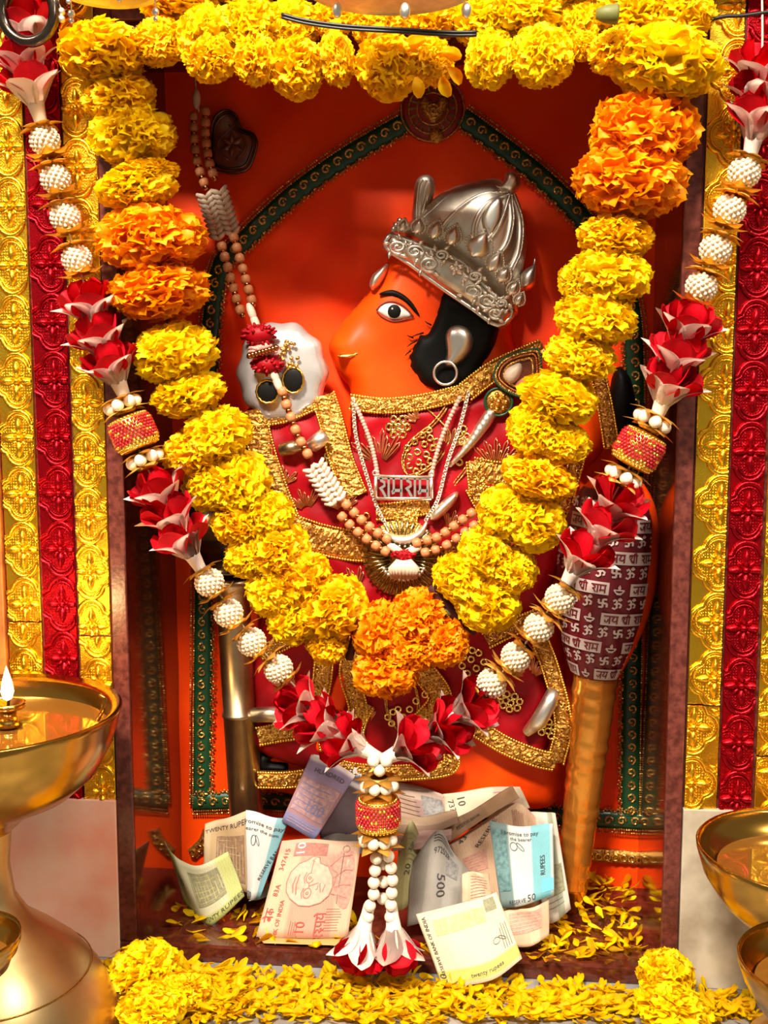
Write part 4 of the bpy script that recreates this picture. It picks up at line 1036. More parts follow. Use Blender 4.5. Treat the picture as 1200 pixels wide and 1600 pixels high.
for i in range(11):
    z = -.0135 + .027 * i / 10; rr = 0.0168 - 0.0022 * max(0, abs(z) - .009) / .0045
    for j in range(32):
        a = 2 * PI * (j + .5 * (i % 2)) / 32; gold = (i in (0, 10, 9)) or ((i // 2 + j // 2) % 3 == 0 and i % 2 == 0)
        (gb_ if gold else rb_).ball((rr * math.cos(a), rr * math.sin(a), z), 0.00155, 5, 4)
drum_r, drum_g = rb_.mesh('red_seed_beads', mat('red_bead', (0.50, 0.004, 0.010), 0.2, coat=0.6)), gb_.mesh('gold_seed_beads', M_BRIGHT)

YG = -0.030
t = thing('artificial_flower_garland', 'long garland of red and white cloth flowers, beaded balls and pearls framing the niche', 'garland', W(592, 1530, YG))
def gdir(a, b): return Vector((b[0] - a[0], 0, -(b[1] - a[1]))).normalized()
def flower(c, opening, Y=YG, s=1.0):
    """c: photo position of the flower's throat"""
    d = Vector((opening[0], -0.28, -opening[1])).normalized(); q = frame(d)
    spin = Quaternion((0, 0, 1), random.uniform(0, 1.2)); q = q @ spin
    fo = inst('cloth_flower', calyx_me, t, W(c[0], c[1], Y), q, (s, s, s))
    for i in range(5):
        w_ = bpy.data.objects.new('white_petal', wpet_me); link(w_, fo); w_.rotation_euler = (0, random.uniform(-.12, .12), 2 * PI * i / 5)
    for i in range(5):
        w_ = bpy.data.objects.new('red_petal', rpet_me); link(w_, fo); w_.rotation_euler = (0, random.uniform(-.15, .15), 2 * PI * (i + .5) / 5 + random.uniform(-.15, .15))
    for i in range(4):
        w_ = bpy.data.objects.new('red_petal', rpet2_me); link(w_, fo); w_.rotation_euler = (0, random.uniform(-.2, .2), 2 * PI * i / 4 + random.uniform(-.2, .2))
def bballs(pts, Y=YG):
    for i, c in enumerate(pts):
        a = pts[max(i - 1, 0)]; b = pts[min(i + 1, len(pts) - 1)]; d = gdir(a, b); q = frame(d)
        p = W(c[0], c[1], Y); bo_ = inst('beaded_ball', ball_me, t, p, q)
        for sgn in (1, -1):
            cp = bpy.data.objects.new('gold_cap', cap_me); link(cp, bo_); cp.location = (0, 0, sgn * 0.0112)
            cp.rotation_euler = (0 if sgn < 0 else PI, 0, random.uniform(0, 1))
def pearl_ring(c, d, n=7, r=0.0108, Y=YG, caps=True):
    q = frame(d); p = W(c[0], c[1], Y)
    ring = inst('gold_cap', cap_me, t, p + Vector(d) * 0.0052, q, (1.15, 1.15, 1))
    if caps: inst('gold_cap', cap_me, t, p - Vector(d) * 0.0052, q, (1.15, 1.15, 1))
    for i in range(n):
        a = 2 * PI * i / n + .2; inst('pearl', pearl_me, t, p + q @ Vector((r * math.cos(a), r * math.sin(a), 0)))
def drum(c, d, Y=YG):
    o = inst('drum_bead', core_me, t, W(c[0], c[1], Y), frame(d), (1, 1, .86))
    link(bpy.data.objects.new('red_seed_beads', drum_r), o); link(bpy.data.objects.new('gold_seed_beads', drum_g), o)
# left strand
for c, op in (((52, 60), (-.15, -1)), ((42, 112), (-.12, -1)), ((52, 150), (-.18, -1)), ((146, 495), (-.25, -1)), ((163, 545), (-.28, -1)), ((181, 587), (-.30, -1)),
              ((258, 785), (-.45, -1)), ((276, 822), (-.45, -1)), ((295, 858), (-.48, -1)), ((484, 1113), (-1, -.62)), ((516, 1137), (-1, -.6)), ((556, 1165), (-1, -.62)),
              ((1187, 128), (.10, -1)), ((1188, 168), (.08, -1)), ((1180, 205), (.12, -1)), ((1068, 530), (.25, -1)), ((1052, 575), (.30, -1)), ((1039, 618), (.30, -1)),
              ((955, 800), (.5, -1)), ((935, 838), (.5, -1)), ((901, 884), (.5, -1)), ((722, 1112), (1, -.6)), ((683, 1143), (1, -.55)), ((630, 1172), (1, -.6))):
    flower(c, op)
bballs([(70, 220), (87, 280), (102, 340), (120, 405)]); bballs([(327, 910), (357, 958), (393, 1003), (435, 1045)])
bballs([(1163, 270), (1140, 328), (1118, 390), (1096, 448)]); bballs([(875, 935), (842, 980), (806, 1026), (768, 1068)])
dl = gdir((190, 632), (228, 720)); pearl_ring((191, 633), dl); drum((209, 676), dl); pearl_ring((226, 718), dl)
dr_ = gdir((1022, 655), (974, 745)); pearl_ring((1020, 658), dr_); drum((998, 702), dr_); pearl_ring((975, 745), dr_)
dn = Vector((0.02, 0, -1)).normalized()
for c in ((583, 1189), (604, 1189), (593, 1204)): inst('pearl', pearl_me, t, W(c[0], c[1], YG - 0.004))
pearl_ring((592, 1226), dn, 8, 0.0115); drum((591, 1270), dn); pearl_ring((590, 1310), dn, 8, 0.0115)
for col in ([(588, 1341), (586, 1360), (584, 1379), (584, 1397), (578, 1415), (575, 1433)], [(607, 1338), (611, 1356), (613, 1375), (612, 1395), (611, 1414), (610, 1433)], [(598, 1350), (599, 1378), (598, 1404)]):
    for k, c in enumerate(col): inst('pearl', pearl_me, t, W(c[0], c[1], YG - (0.004 if len(col) > 3 else -0.004)))
flower((566, 1462), (-.22, 1), YG - 0.006, 1.0); flower((616, 1462), (.12, 1), YG - 0.006, 1.0)
th = MB()
for pts in ([(30, -60), (45, 60), (60, 190), (120, 405), (190, 630), (225, 720), (310, 880), (435, 1045), (590, 1195)], [(1190, -60), (1190, 100), (1172, 235), (1096, 448), (1035, 640), (975, 745), (888, 905), (768, 1068), (596, 1195)], [(592, 1200), (591, 1320)]):
    th.tube([W(p[0], p[1], YG) for p in crom(pts, 8)], 0.0008, 5)
build(th, 'thread', M_SHELL, t)

# ================================================================== marigolds
def marigold(seed, n=300, loose=0.0):
    rg = random.Random(seed); mb = MB()
    mb.ball((0, 0, 0), 0.66, 14, 10)
    for i in range(n):
        zz = 1 - 2 * (i + .5) / n; a = i * 2.399963 + rg.uniform(-.1, .1); r = math.sqrt(max(0, 1 - zz * zz))
        d = Vector((r * math.cos(a), r * math.sin(a), zz)); d = (d + Vector((rg.uniform(-.12, .12) for _ in range(3)))).normalized()
        tq = d.orthogonal().normalized(); tq = Quaternion(d, rg.uniform(0, 2 * PI)) @ tq; nq = d.cross(tq)
        R1 = rg.uniform(.88, 1.04) + loose * rg.uniform(-.05, .25); w = rg.uniform(.15, .21) * (1 + loose * .5); curl = rg.uniform(.10, .22)
        ph = rg.uniform(0, 6)
        rows = ((.50, .55, 0), (.80, .95, .25), (.95, 1.1, .55), (1.0, .95, 1.0)); vs = []
        for (rr, ws, cu) in rows:
            for j in range(5):
                u = j / 4 * 2 - 1; rad = rr * R1 - (0.05 * u * u if rr > .9 else 0) + (0.025 * math.sin(u * 6 + ph) if rr > .85 else 0)
                vs.append(d * rad + tq * (u * w * ws) + nq * (curl * cu + .07 * math.sin(u * 4.5 + ph) * cu - 0.06 * u * u * ws))
        fs = [(k * 5 + j, k * 5 + j + 1, (k + 1) * 5 + j + 1, (k + 1) * 5 + j) for k in range(3) for j in range(4)]
        mb.add(vs, fs)
    return mb
MG = {}
for m, nm in ((M_YEL, 'y'), (M_YEL2, 'l'), (M_ORA, 'o')):
    MG[nm] = []
    for k in range(4):
        me = marigold(11 + k, 300, 0.0 if k < 3 else 0.6).mesh('marigold', m); MG[nm].append(me)
sep_me = MB().lathe([(0, -.5), (.20, -.48), (.34, -.2), (.42, .2), (.36, .3), (0, .32)], 10).mesh('sepal', M_SEPAL)
_k = [0]
def mari(parent, cx, cy, w, h, ang, kind, Y, name='marigold', dep=None):
    """flower head w x h photo pixels, tilted ang degrees"""
    p = W(cx, cy, Y); dist = (Y - CAM.y) / 0.85; s = MPP * dist * 0.5
    me = MG[kind][_k[0] % 4 if parent is None or kind != 'o' else _k[0] % 3]; _k[0] += 1
    q = Quaternion((0, 1, 0), math.radians(ang)) @ Quaternion((0, 0, 1), random.uniform(0, 6.28))
    sx, sz = w * s * 1.0, h * s * 1.0
    # build as rotated disc: keep the Z squash after spinning about Z
    return inst(name, me, parent, p, q, (sx, sx if dep is None else dep, sz))
t = thing('marigold_garland', 'thick yellow and orange marigold garland hanging in a V before the idol', 'garland', W(600, 1095, 0.0))
def gY(cy): return -0.022 + 0.040 * max(0, min(1, (cy - 150) / 850)) ** 1.2
GL = [(186, 152, 118, 80, -4, 'y'), (207, 213, 138, 92, -10, 'l'), (225, 272, 110, 46, -8, 'y'), (214, 294, 118, 62, -10, 'l'), (236, 374, 176, 108, -6, 'o'), (250, 456, 164, 92, -8, 'o'),
      (273, 552, 140, 100, -10, 'l'), (295, 616, 112, 64, -16, 'l'), (305, 708, 108, 84, -10, 'y'), (338, 680, 118, 96, -18, 'l'), (330, 760, 96, 84, -12, 'l'), (372, 752, 100, 96, -18, 'l'),
      (372, 815, 88, 80, -20, 'y'), (415, 805, 92, 84, -20, 'l'), (392, 868, 90, 74, -24, 'l'), (436, 858, 92, 90, -28, 'y'), (425, 920, 92, 92, -26, 'l'), (474, 905, 100, 92, -30, 'y'), (462, 965, 96, 88, -30, 'l'),
      (520, 948, 108, 96, -34, 'y'), (512, 1005, 72, 72, -40, 'y'),
      (596, 985, 96, 100, 24, 'o'), (655, 962, 96, 92, 30, 'o'), (690, 1000, 92, 90, 34, 'o'), (602, 1048, 112, 88, 0, 'o'), (640, 1010, 96, 86, 10, 'o'),
      (720, 905, 96, 80, 34, 'l'), (760, 940, 100, 92, 30, 'l'), (760, 862, 92, 84, 30, 'l'), (800, 890, 84, 78, 26, 'l'), (790, 800, 92, 92, 26, 'l'), (834, 815, 96, 88, 22, 'l'),
      (842, 745, 122, 72, 18, 'y'), (836, 670, 92, 88, 14, 'l'), (878, 690, 92, 70, 16, 'l'), (872, 622, 116, 76, 14, 'l'), (906, 558, 112, 74, 14, 'l'), (930, 498, 128, 90, 10, 'l'), (952, 432, 128, 94, 6, 'l'), (905, 440, 60, 60, 6, 'l'),
      (962, 370, 118, 68, 4, 'y'), (985, 284, 172, 112, 6, 'o'), (1008, 204, 168, 118, 6, 'o')]
for g_ in GL: mari(t, *g_, gY(g_[1]))
for (a, b) in ((318, 640), (700, 955), (870, 590), (905, 700)): inst('sepal', sep_me, t, W(a, b, gY(b) + 0.004), Quaternion((0, 1, 0), random.uniform(0, 6)), (.014, .014, .014))
th = MB()
for side in (GL[:21], list(reversed(GL[26:]))):
    th.tube([W(p[0], p[1], gY(p[1])) for p in [GL[0] if side is GL[:21] else side[0]] + list(side)], 0.0010, 5)
th.tube([W(*p, gY(p[1]) + 0.002) for p in crom([(548, 958), (556, 985), (545, 1030)], 4)], 0.0035, 6)
th.tube([W(*p, gY(p[1]) + 0.004) for p in crom([(676, 915), (700, 950), (745, 985)], 4)], 0.0055, 6)
build(th, 'thread', mat('dark_thread', (0.05, 0.006, 0.008), 0.7), t)
# string of marigolds across the top
YT0 = -0.036
t = thing('marigold_toran', 'string of yellow marigolds slung across the top of the niche', 'garland', W(620, 140, YT0))
TL = [(162, 82, 128, 88, -4, 'y'), (252, 66, 74, 92, 80, 'y'), (285, 10, 130, 60, 0, 'y'), (322, 58, 92, 100, 10, 'l'), (328, 92, 76, 66, 0, 'y'), (392, 40, 100, 90, 5, 'l'), (400, 92, 72, 80, 10, 'y'), (456, 40, 88, 80, 0, 'l'),
      (462, 106, 84, 88, -10, 'y'), (526, 92, 58, 84, -10, 'y'), (520, 30, 70, 60, 0, 'y'), (592, 40, 84, 70, 0, 'y'), (606, 104, 92, 92, 6, 'y'), (672, 96, 74, 76, -10, 'y'), (674, 34, 86, 62, 0, 'y'),
      (766, 92, 78, 92, 14, 'l'), (752, 36, 84, 70, 0, 'l'), (820, 22, 120, 72, 4, 'l'), (846, 88, 100, 92, 0, 'l'), (905, 40, 70, 76, 10, 'l'), (912, 72, 44, 40, 0, 'y'), (985, 22, 120, 74, 6, 'l'), (1062, 22, 108, 70, 0, 'l'),
      (965, 78, 92, 66, -20, 'y'), (1040, 100, 152, 100, 8, 'l'), (370, -20, 120, 60, 0, 'l'), (880, -15, 120, 60, 0, 'l')]
for i, g_ in enumerate(TL): mari(t, *g_, YT0 + (0.012 if g_[1] < 45 else 0) + 0.004 * math.sin(i))
for (a, b, an) in ((953, 22, 1.6),): inst('sepal', sep_me, t, W(a, b, YT0 - 0.034), Quaternion((0, 1, 0), an), (.017, .017, .019))
# big loosened petals of the wilting flowers
lp_me = sided(petal_mb([(0, 0), (.010, .003), (.020, .002), (.030, -.003)], [.002, .007, .010, .009, .003], cup=.25)).mesh('loose_petal', M_YEL)
for (a, b, an) in ((600, 70, .6), (640, 85, 2.4), (690, 80, .3), (650, 120, 1.4), (700, 105, .9), (575, 60, -.6), (665, 60, 2.9), (690, 120, 1.2), (525, 60, -1.5)):
    inst('loose_petal', lp_me, t, W(a, b, YT0 - 0.016), Quaternion((0, 1, 0), an) @ Quaternion((1, 0, 0), random.uniform(1.1, 1.9)), (.48, .48, .48))
th = MB(); th.tube([W(*p, YT0 + 0.01) for p in crom([(130, 60), (250, 40), (450, 45), (650, 60), (850, 45), (1090, 60)], 6)], 0.001, 5); build(th, 'thread', MATS['dark_thread'], t)
# loose marigold heads on the ledge
LM = [(226, 1528, 126, 96, -12, 'l', 'bright marigold head on the ledge against the left corner of the niche'), (238, 1590, 110, 70, 0, 'l', 'lowest left marigold head at the bottom edge beside the brass lamp foot'),
      (288, 1560, 90, 60, 8, 'y', 'small marigold head on the ledge right of the left corner pile'),
      (1040, 1540, 96, 92, 10, 'l', 'round marigold head on the ledge below the right niche corner'), (1052, 1592, 130, 70, 10, 'l', 'marigold head at the bottom edge below the right niche corner')]
for (cx, cy, w_, h_, an, kd, lab) in LM:
    b_ = FL(cx, cy + h_ * .42, 0.0); o = mari(None, cx, cy, w_, h_, an, kd, b_.y + 0.004); tag(o, lab, 'flower', 'loose marigold heads on the ledge')
    o.location.z = max(o.location.z, 0.004 + h_ * MPP * .45)

# ================================================================== loose petals
PET = []
for k in range(6):
    rg = random.Random(k); ln = rg.uniform(.011, .017); wd_ = rg.uniform(.0016, .0032)
    pm_ = petal_mb([(0, .0005), (ln * .35, .0008 + rg.uniform(0, .002)), (ln * .7, rg.uniform(.001, .004)), (ln, rg.uniform(.001, .006))], [.0005, wd_ * .45, wd_ * .9, wd_ * 1.1, wd_ * .35], 3, 3, rg.uniform(-.4, .5))
    PET.append(sided(pm_, .0002))
PET_ME = [p.mesh('marigold_petal', m) for p in PET for m in (M_YEL2, M_YEL)]
def in_any(px, py, regs): return any(inside(np.array([(px, py)], float), np.array(r, float))[0] for r in regs)
def drop(n, regs, z, hz, mound=None):
    out = []; xs = [p[0] for r in regs for p in r]; ys = [p[1] for r in regs for p in r]
    while len(out) < n:
        px, py = random.uniform(min(xs), max(xs)), random.uniform(min(ys), max(ys))
        if not in_any(px, py, regs): continue
        h = z + random.uniform(0, hz)
        if mound: h += mound[2] * max(0, 1 - math.hypot((px - mound[0]) / mound[3], (py - mound[1]) / mound[4])) * random.uniform(.3, 1)
        p = FL(px, py, z); p.z = h + 0.0006
        if z > 0.01 and (p.x < XL1 + 0.012 or p.x > XR0 - 0.012): continue
        if z < 0.01 and p.y > -0.014 and p.x > XL0 - .02 and p.x < XR1 + .02: continue
        if p.y > -0.020 and z < 0.01: continue
        out.append(p)
    return out
fl_regs = [[(262, 1400), (300, 1398), (560, 1420), (560, 1480), (420, 1482), (300, 1470), (262, 1430)], [(812, 1475), (880, 1420), (915, 1390), (985, 1388), (1010, 1430), (1010, 1490), (900, 1506), (830, 1506)], [(520, 1470), (690, 1480), (800, 1505), (560, 1500)]]
pf = drop(110, fl_regs[:1], FLOOR_Z, .002) + drop(176, fl_regs[1:2], FLOOR_Z, .004, (950, 1420, .018, 75, 50)) + drop(14, fl_regs[2:], FLOOR_Z, .001)
lg_regs = [[(140, 1500), (420, 1530), (700, 1540), (985, 1555), (985, 1600), (180, 1600)], [(1085, 1560), (1180, 1560), (1190, 1600), (1085, 1600)]]
pl = drop(1700, lg_regs, 0.0, .006) + drop(260, [[(140, 1495), (330, 1530), (380, 1600), (180, 1600)]], 0.0, .010)
def prot():
    return Quaternion((0, 0, 1), random.uniform(0, 6.28)) @ Quaternion((0, 1, 0), random.uniform(-.35, .2)) @ Quaternion((1, 0, 0), random.uniform(-.8, .8))
for k, p in enumerate(pf):
    lab, grp = (('shredded yellow marigold petal on the niche floor around the ten note', 'shredded petals left on the niche floor') if k < 110 else
                ('shredded yellow marigold petal in the heap beside the wrapped mace', 'shredded petals heaped beside the mace') if k < 286 else
                ('stray marigold petal on the niche sill by the hanging tassel', 'stray petals on the niche sill'))
    tag(inst('loose_marigold_petal', random.choice(PET_ME), None, p, prot()), lab, 'petal', grp)
st = MB()
for i, p in enumerate(pl):
    q = prot().to_matrix().to_4x4(); M = Matrix.Translation(p) @ q; src = PET[i % 6]; st.add([M @ v for v in src.v], src.f)
o = build(st, 'shredded_petal_carpet', M_YEL2); tag(o, 'thick scatter of shredded yellow marigold petals on the grey ledge', 'petals', kind='stuff')

# ================================================================== banknotes
def notemat(name, base, ubands=(), vbands=(), tint=0.12, ns=900):
    m = bpy.data.materials.new(name); m.use_nodes = True; nt = m.node_tree; n = nt.nodes; L = nt.links; b = n['Principled BSDF']; b.inputs['Roughness'].default_value = .65; b.inputs['Specular IOR Level'].default_value = .25
    uv = n.new('ShaderNodeUVMap'); sp = n.new('ShaderNodeSeparateXYZ'); L.new(uv.outputs[0], sp.inputs[0]); cur = None
    def rgb(c): r = n.new('ShaderNodeRGB'); r.outputs[0].default_value = (*c, 1); return r.outputs[0]
    cur = rgb(base)
    for axis, bands_ in ((0, ubands), (1, vbands)):
        for (a, c_, col) in bands_:
            r = n.new('ShaderNodeValToRGB'); r.color_ramp.interpolation = 'LINEAR'; e = r.color_ramp.elements
            e[0].position = max(a - .02, 0); e[0].color = (0, 0, 0, 1) if a > 0 else (1, 1, 1, 1); e[1].position = min(c_ + .02, 1); e[1].color = (0, 0, 0, 1) if c_ < 1 else (1, 1, 1, 1)
            x = e.new(min(a + .02, .98)); x.color = (1, 1, 1, 1); x = e.new(max(c_ - .02, .02)); x.color = (1, 1, 1, 1)
            L.new(sp.outputs[axis], r.inputs[0]); mx = n.new('ShaderNodeMix'); mx.data_type = 'RGBA'
            L.new(r.outputs[0], mx.inputs[0]); L.new(cur, mx.inputs[6]); L.new(rgb(col), mx.inputs[7]); cur = mx.outputs[2]
    wv = n.new('ShaderNodeTexWave'); wv.inputs['Scale'].default_value = 14; wv.inputs['Distortion'].default_value = 9; wv.inputs['Detail'].default_value = 3; L.new(uv.outputs[0], wv.inputs[0])
    nz = n.new('ShaderNodeTexNoise'); nz.inputs['Scale'].default_value = 7; L.new(uv.outputs[0], nz.inputs[0])
    ml = n.new('ShaderNodeMath'); ml.operation = 'MULTIPLY'; L.new(wv.outputs['Fac'], ml.inputs[0]); L.new(nz.outputs['Fac'], ml.inputs[1])
    m2 = n.new('ShaderNodeMath'); m2.operation = 'MULTIPLY'; L.new(ml.outputs[0], m2.inputs[0]); m2.inputs[1].default_value = tint * 3
    mx = n.new('ShaderNodeMix'); mx.data_type = 'RGBA'; mx.blend_type = 'MULTIPLY'; L.new(m2.outputs[0], mx.inputs[0]); L.new(cur, mx.inputs[6]); L.new(rgb([c * .45 for c in base]), mx.inputs[7])
    L.new(mx.outputs[2], b.inputs['Base Color']); return m
def banknote(ribs, m, label, prints=(), nv=10, curl=0.0015, ksub=6):
    """ribs: list of (bottom, top) photo points with depth; prints: (kind, ...) laid on the paper"""
    A = [W(*r[0]) for r in ribs]; B = [W(*r[1]) for r in ribs]
    CA = crom([tuple(p) for p in A], ksub); CB = crom([tuple(p) for p in B], ksub); m_ = len(CA) - 1
    ph = random.uniform(0, 6)
    def S(u, v, off=0.0):
        def P(u, v):
            i = min(max(u, 0), 1) * m_; j = min(int(i), m_ - 1); tt = i - j
            a = Vector(CA[j] * (1 - tt) + CA[j + 1] * tt); b = Vector(CB[j] * (1 - tt) + CB[j + 1] * tt)
            p = a.lerp(b, v); p.y += curl * math.sin(u * 7 + v * 5 + ph) * (0.3 + v); p.z = max(p.z, FLOOR_Z + .0006) if p.y > -0.006 else max(p.z, 0.0012); return p
        p = P(u, v)
        if off:
            e = 0.01; n_ = (P(min(u + e, 1), v) - P(max(u - e, 0), v)).cross(P(u, min(v + e, 1)) - P(u, max(v - e, 0))); n_ = n_.normalized() if n_.length > 1e-12 else Vector((0, -1, 0))
            if n_.dot(p - CAM) > 0: n_ = -n_
            p = p + n_ * off
        return p
    mid = S(.5, 0); lo = min(S(u / 6, v / 2).z for u in range(7) for v in range(3))
    t = thing('banknote', label, 'banknote', (mid.x, mid.y, lo), 'banknotes offered before the idol')
    nu = m_ * 2; mb = MB(); mb.grid(lambda u, v: S(u, v), nu, nv); o = build(mb, 'paper', m, t)
    uvl = o.data.uv_layers.new(name='UVMap')
    for lp in o.data.loops:
        i, j = divmod(lp.vertex_index, nv + 1); uvl.data[lp.index].uv = (i / nu, j / nv)
    so = o.modifiers.new('thickness', 'SOLIDIFY'); so.thickness = 0.00025
    inks = {}
    W_ = sum((S(i / 10, .5) - S((i + 1) / 10, .5)).length for i in range(10)); H_ = (S(.5, 1) - S(.5, 0)).length
    def lay(V2, F2, u, v, h, ang, ink, wid, off=0.0006, sx=1.0, nm='print'):
        ca, sa = math.cos(math.radians(ang)), math.sin(math.radians(ang)); vs = []
        for x, y in V2:
            x = (x - wid / 2) * h * H_ * sx; y = (y - .5) * h * H_; vs.append(S(u + (x * ca - y * sa) / W_, min(max(v + (x * sa + y * ca) / H_, 0), 1), off))
        key = (ink.name, nm)
        if key not in inks: inks[key] = (MB(), ink)
        inks[key][0].add(vs, F2)
    for p in prints:
        if p[0] == 'text': V2, F2, wd2 = latin(p[1]); lay(V2, F2, p[2], p[3], p[4], p[5], p[6] if len(p) > 6 else M_INK, wd2, nm='printed_text')
        elif p[0] == 'deva': V2, F2, wd2 = deva(p[1], .14); lay(V2, F2, p[2], p[3], p[4], p[5], p[6] if len(p) > 6 else M_INK, wd2, nm='printed_text')
        elif p[0] == 'rect':
            _, u0, u1, v0, v1, ink = p; n1 = 8; vs = [S(u0 + (u1 - u0) * i / n1, v0 + (v1 - v0) * j / n1, 0.0004) for i in range(n1 + 1) for j in range(n1 + 1)]
            fs = [(i * (n1 + 1) + j, (i + 1) * (n1 + 1) + j, (i + 1) * (n1 + 1) + j + 1, i * (n1 + 1) + j + 1) for i in range(n1) for j in range(n1)]
            inks.setdefault((ink.name, 'printed_panel%.2f%.2f' % (u0, v0)), (MB(), ink))[0].add(vs, fs)
        elif p[0] == 'line':
            V2, F2 = ribbon2d([(a * W_, b * H_) for a, b in p[1]], p[2], 0.004); inks.setdefault((p[3].name, 'printed_lines'), (MB(), p[3]))[0].add([S(x / W_, y / H_, 0.0007) for x, y in V2], F2)
        elif p[0] == 'shape':
            c = np.mean(np.array(p[1]), 0); pts = [tuple(c)] + [tuple(q_) for q_ in crom(p[1], 3, True)]; n1 = len(pts) - 1
            inks.setdefault((p[2].name, 'printed_shape'), (MB(), p[2]))[0].add([S(a, b, 0.0005) for a, b in pts], [(0, 1 + i, 1 + (i + 1) % n1) for i in range(n1)])
    for (ik, nm), (mbx, ink) in inks.items():
        import re; build(mbx, re.sub(r'[\d.]+$', '', nm), ink, o, smooth=False)
    return t
C_ = lambda r, g_, b_: (r * .80, g_ * .77, b_ * .72)
I_BR = mat('note_brown_print', (0.30, 0.17, 0.09), .65, col2=(0.20, 0.11, 0.06), ns=400); I_GR = mat('note_olive_print', (0.22, 0.20, 0.11), .65, col2=(0.32, 0.30, 0.17), ns=400)
I_GY = mat('note_grey_print', (0.20, 0.18, 0.17), .65, col2=(0.32, 0.30, 0.28), ns=400); I_PI = mat('note_pink_print', (0.46, 0.20, 0.15), .65, col2=(0.60, 0.30, 0.22), ns=400)
I_MA = mat('note_mauve_print', (0.26, 0.16, 0.20), .65, col2=(0.44, 0.24, 0.22), ns=300); I_TE = mat('note_teal_print', (0.06, 0.13, 0.13), .65, col2=(0.14, 0.26, 0.26), ns=300)
I_YG = mat('note_yellow_print', (0.55, 0.48, 0.16), .65, col2=(0.66, 0.58, 0.26), ns=300)
def lines_block(u0, u1, v0, v1, n, ink, w=.0005, along='u'):
    out = []
    for i in range(n):
        s = (i + .5) / n
        if along == 'u': out.append(('line', [(u0, v0 + (v1 - v0) * s), (u0 + (u1 - u0) * random.uniform(.75, 1), v0 + (v1 - v0) * s)], w, ink))
        else: out.append(('line', [(u0 + (u1 - u0) * s, v0), (u0 + (u1 - u0) * s, v0 + (v1 - v0) * random.uniform(.75, 1))], w, ink))
    return out
def signature(u, v, s, ink, n=2):
    out = []
    for k in range(n):
        out.append(('line', [(u + k * s * .9 + s * .5 * math.cos(i * .55 + k), v + s * .45 * math.sin(i * .55)) for i in range(13)], .0004, ink))
    return out
def building(u0, u1, v0, v1, ink, lt):
    out = [('rect', u0, u1, v0, v1, ink)]
    for i in range(9):
        uu = u0 + (u1 - u0) * (i + .5) / 9; out.append(('line', [(uu, v0 + .03 + .05 * (i % 3)), (uu, v1 - .03 - .09 * ((i * 2) % 3))], .0004, lt))
    for j in range(6):
        vv = v0 + (v1 - v0) * (j + .7) / 6.4; a_, b_ = sorted((random.uniform(0, .4), random.uniform(.5, 1))); out.append(('line', [(u0 + (u1 - u0) * a_, vv), (u0 + (u1 - u0) * b_, vv)], .0004, lt))
    return out
# --- ten note in front, standing on its end, its reading direction turned a quarter
m10 = notemat('note_ten_paper', C_(.86, .56, .40), [(.0, .16, C_(.88, .60, .42)), (.30, .80, C_(.74, .40, .30))], [(.86, 1, C_(.72, .48, .36))])
face = [(.20, .56), (.22, .67), (.30, .75), (.40, .78), (.46, .82), (.54, .81), (.56, .75), (.66, .72), (.73, .62), (.75, .52), (.72, .42), (.64, .35), (.52, .32), (.40, .33), (.28, .40), (.22, .47)]
I_PD = mat('note_dark_pink_print', (0.34, 0.12, 0.09), .65, col2=(0.44, 0.18, 0.13), ns=500)
pr = [('shape', [(.62, .72), (.72, .86), (.92, .90), (.97, .60), (.94, .30), (.82, .34), (.76, .48)], I_PI), ('shape', face, mat('note_face_print', (0.66, 0.34, 0.24), .65, col2=(0.74, 0.42, 0.31), ns=300)), ('rect', .20, .62, .83, .96, I_PD), ('text', '10', .28, .895, .10, 90, M_EYEW), ('text', '347415', .10, .80, .055, 84, M_INKR), ('text', '83A', .10, .48, .055, 84, M_INKR),
      ('text', 'BANK OF INDIA', .20, .15, .046, 90, M_INKR), ('deva', ['ba', 'e', 'ka'], .09, .22, .08, 90, M_INKR), ('deva', ['ra', 'ru', 'pa', 'ya', 'e'], .68, .12, .09, 90, M_INKR), ('text', '10', .46, .10, .10, 90, M_INKR)]
def ring2(cu, cv, ru, rv): return [(cu + ru * math.cos(i * PI / 6), cv + rv * math.sin(i * PI / 6)) for i in range(13)]
for pts in (face + face[:1], ring2(.47, .60, .045, .05), ring2(.47, .45, .045, .05), [(.47, .55), (.48, .50)], [(.47, .65), (.48, .78)], ring2(.47, .60, .015, .012), ring2(.47, .45, .015, .012),
            [(.42, .66), (.40, .60), (.42, .55)], [(.42, .50), (.40, .45), (.42, .40)], [(.48, .52), (.58, .55), (.58, .49), (.56, .48)], [(.62, .60), (.60, .53), (.62, .45)], [(.64, .58), (.66, .52), (.64, .46)],
            [(.60, .62), (.66, .63)], [(.34, .64), (.32, .54), (.34, .44)], [(.30, .62), (.28, .54), (.30, .46)], [(.50, .80), (.46, .77), (.52, .76)], [(.68, .72), (.80, .84), (.92, .86)], [(.74, .60), (.86, .70), (.95, .70)], [(.76, .50), (.86, .54), (.95, .54)], [(.74, .44), (.84, .42), (.93, .40)], [(.70, .70), (.78, .66), (.76, .52)]):
    pr.append(('line', pts, .0008, I_PD))
pr += lines_block(.34, .44, .03, .20, 4, M_INKR, .0003, 'v') + lines_block(.72, .90, .06, .30, 9, M_INKR, .0003) + [('line', [(.82, .34), (.82, .88)], .0004, M_INK)] + signature(.84, .92, .08, I_BR, 1)
banknote([((400, 1464, .006), (441, 1313, .040)), ((470, 1466, .004), (500, 1312, .040)), ((543, 1465, .006), (565, 1314, .040))], m10, 'peach ten note with a bald portrait standing in front of the pile', pr)
m10b = notemat('note_ten_fold', C_(.72, .40, .14), tint=.05)
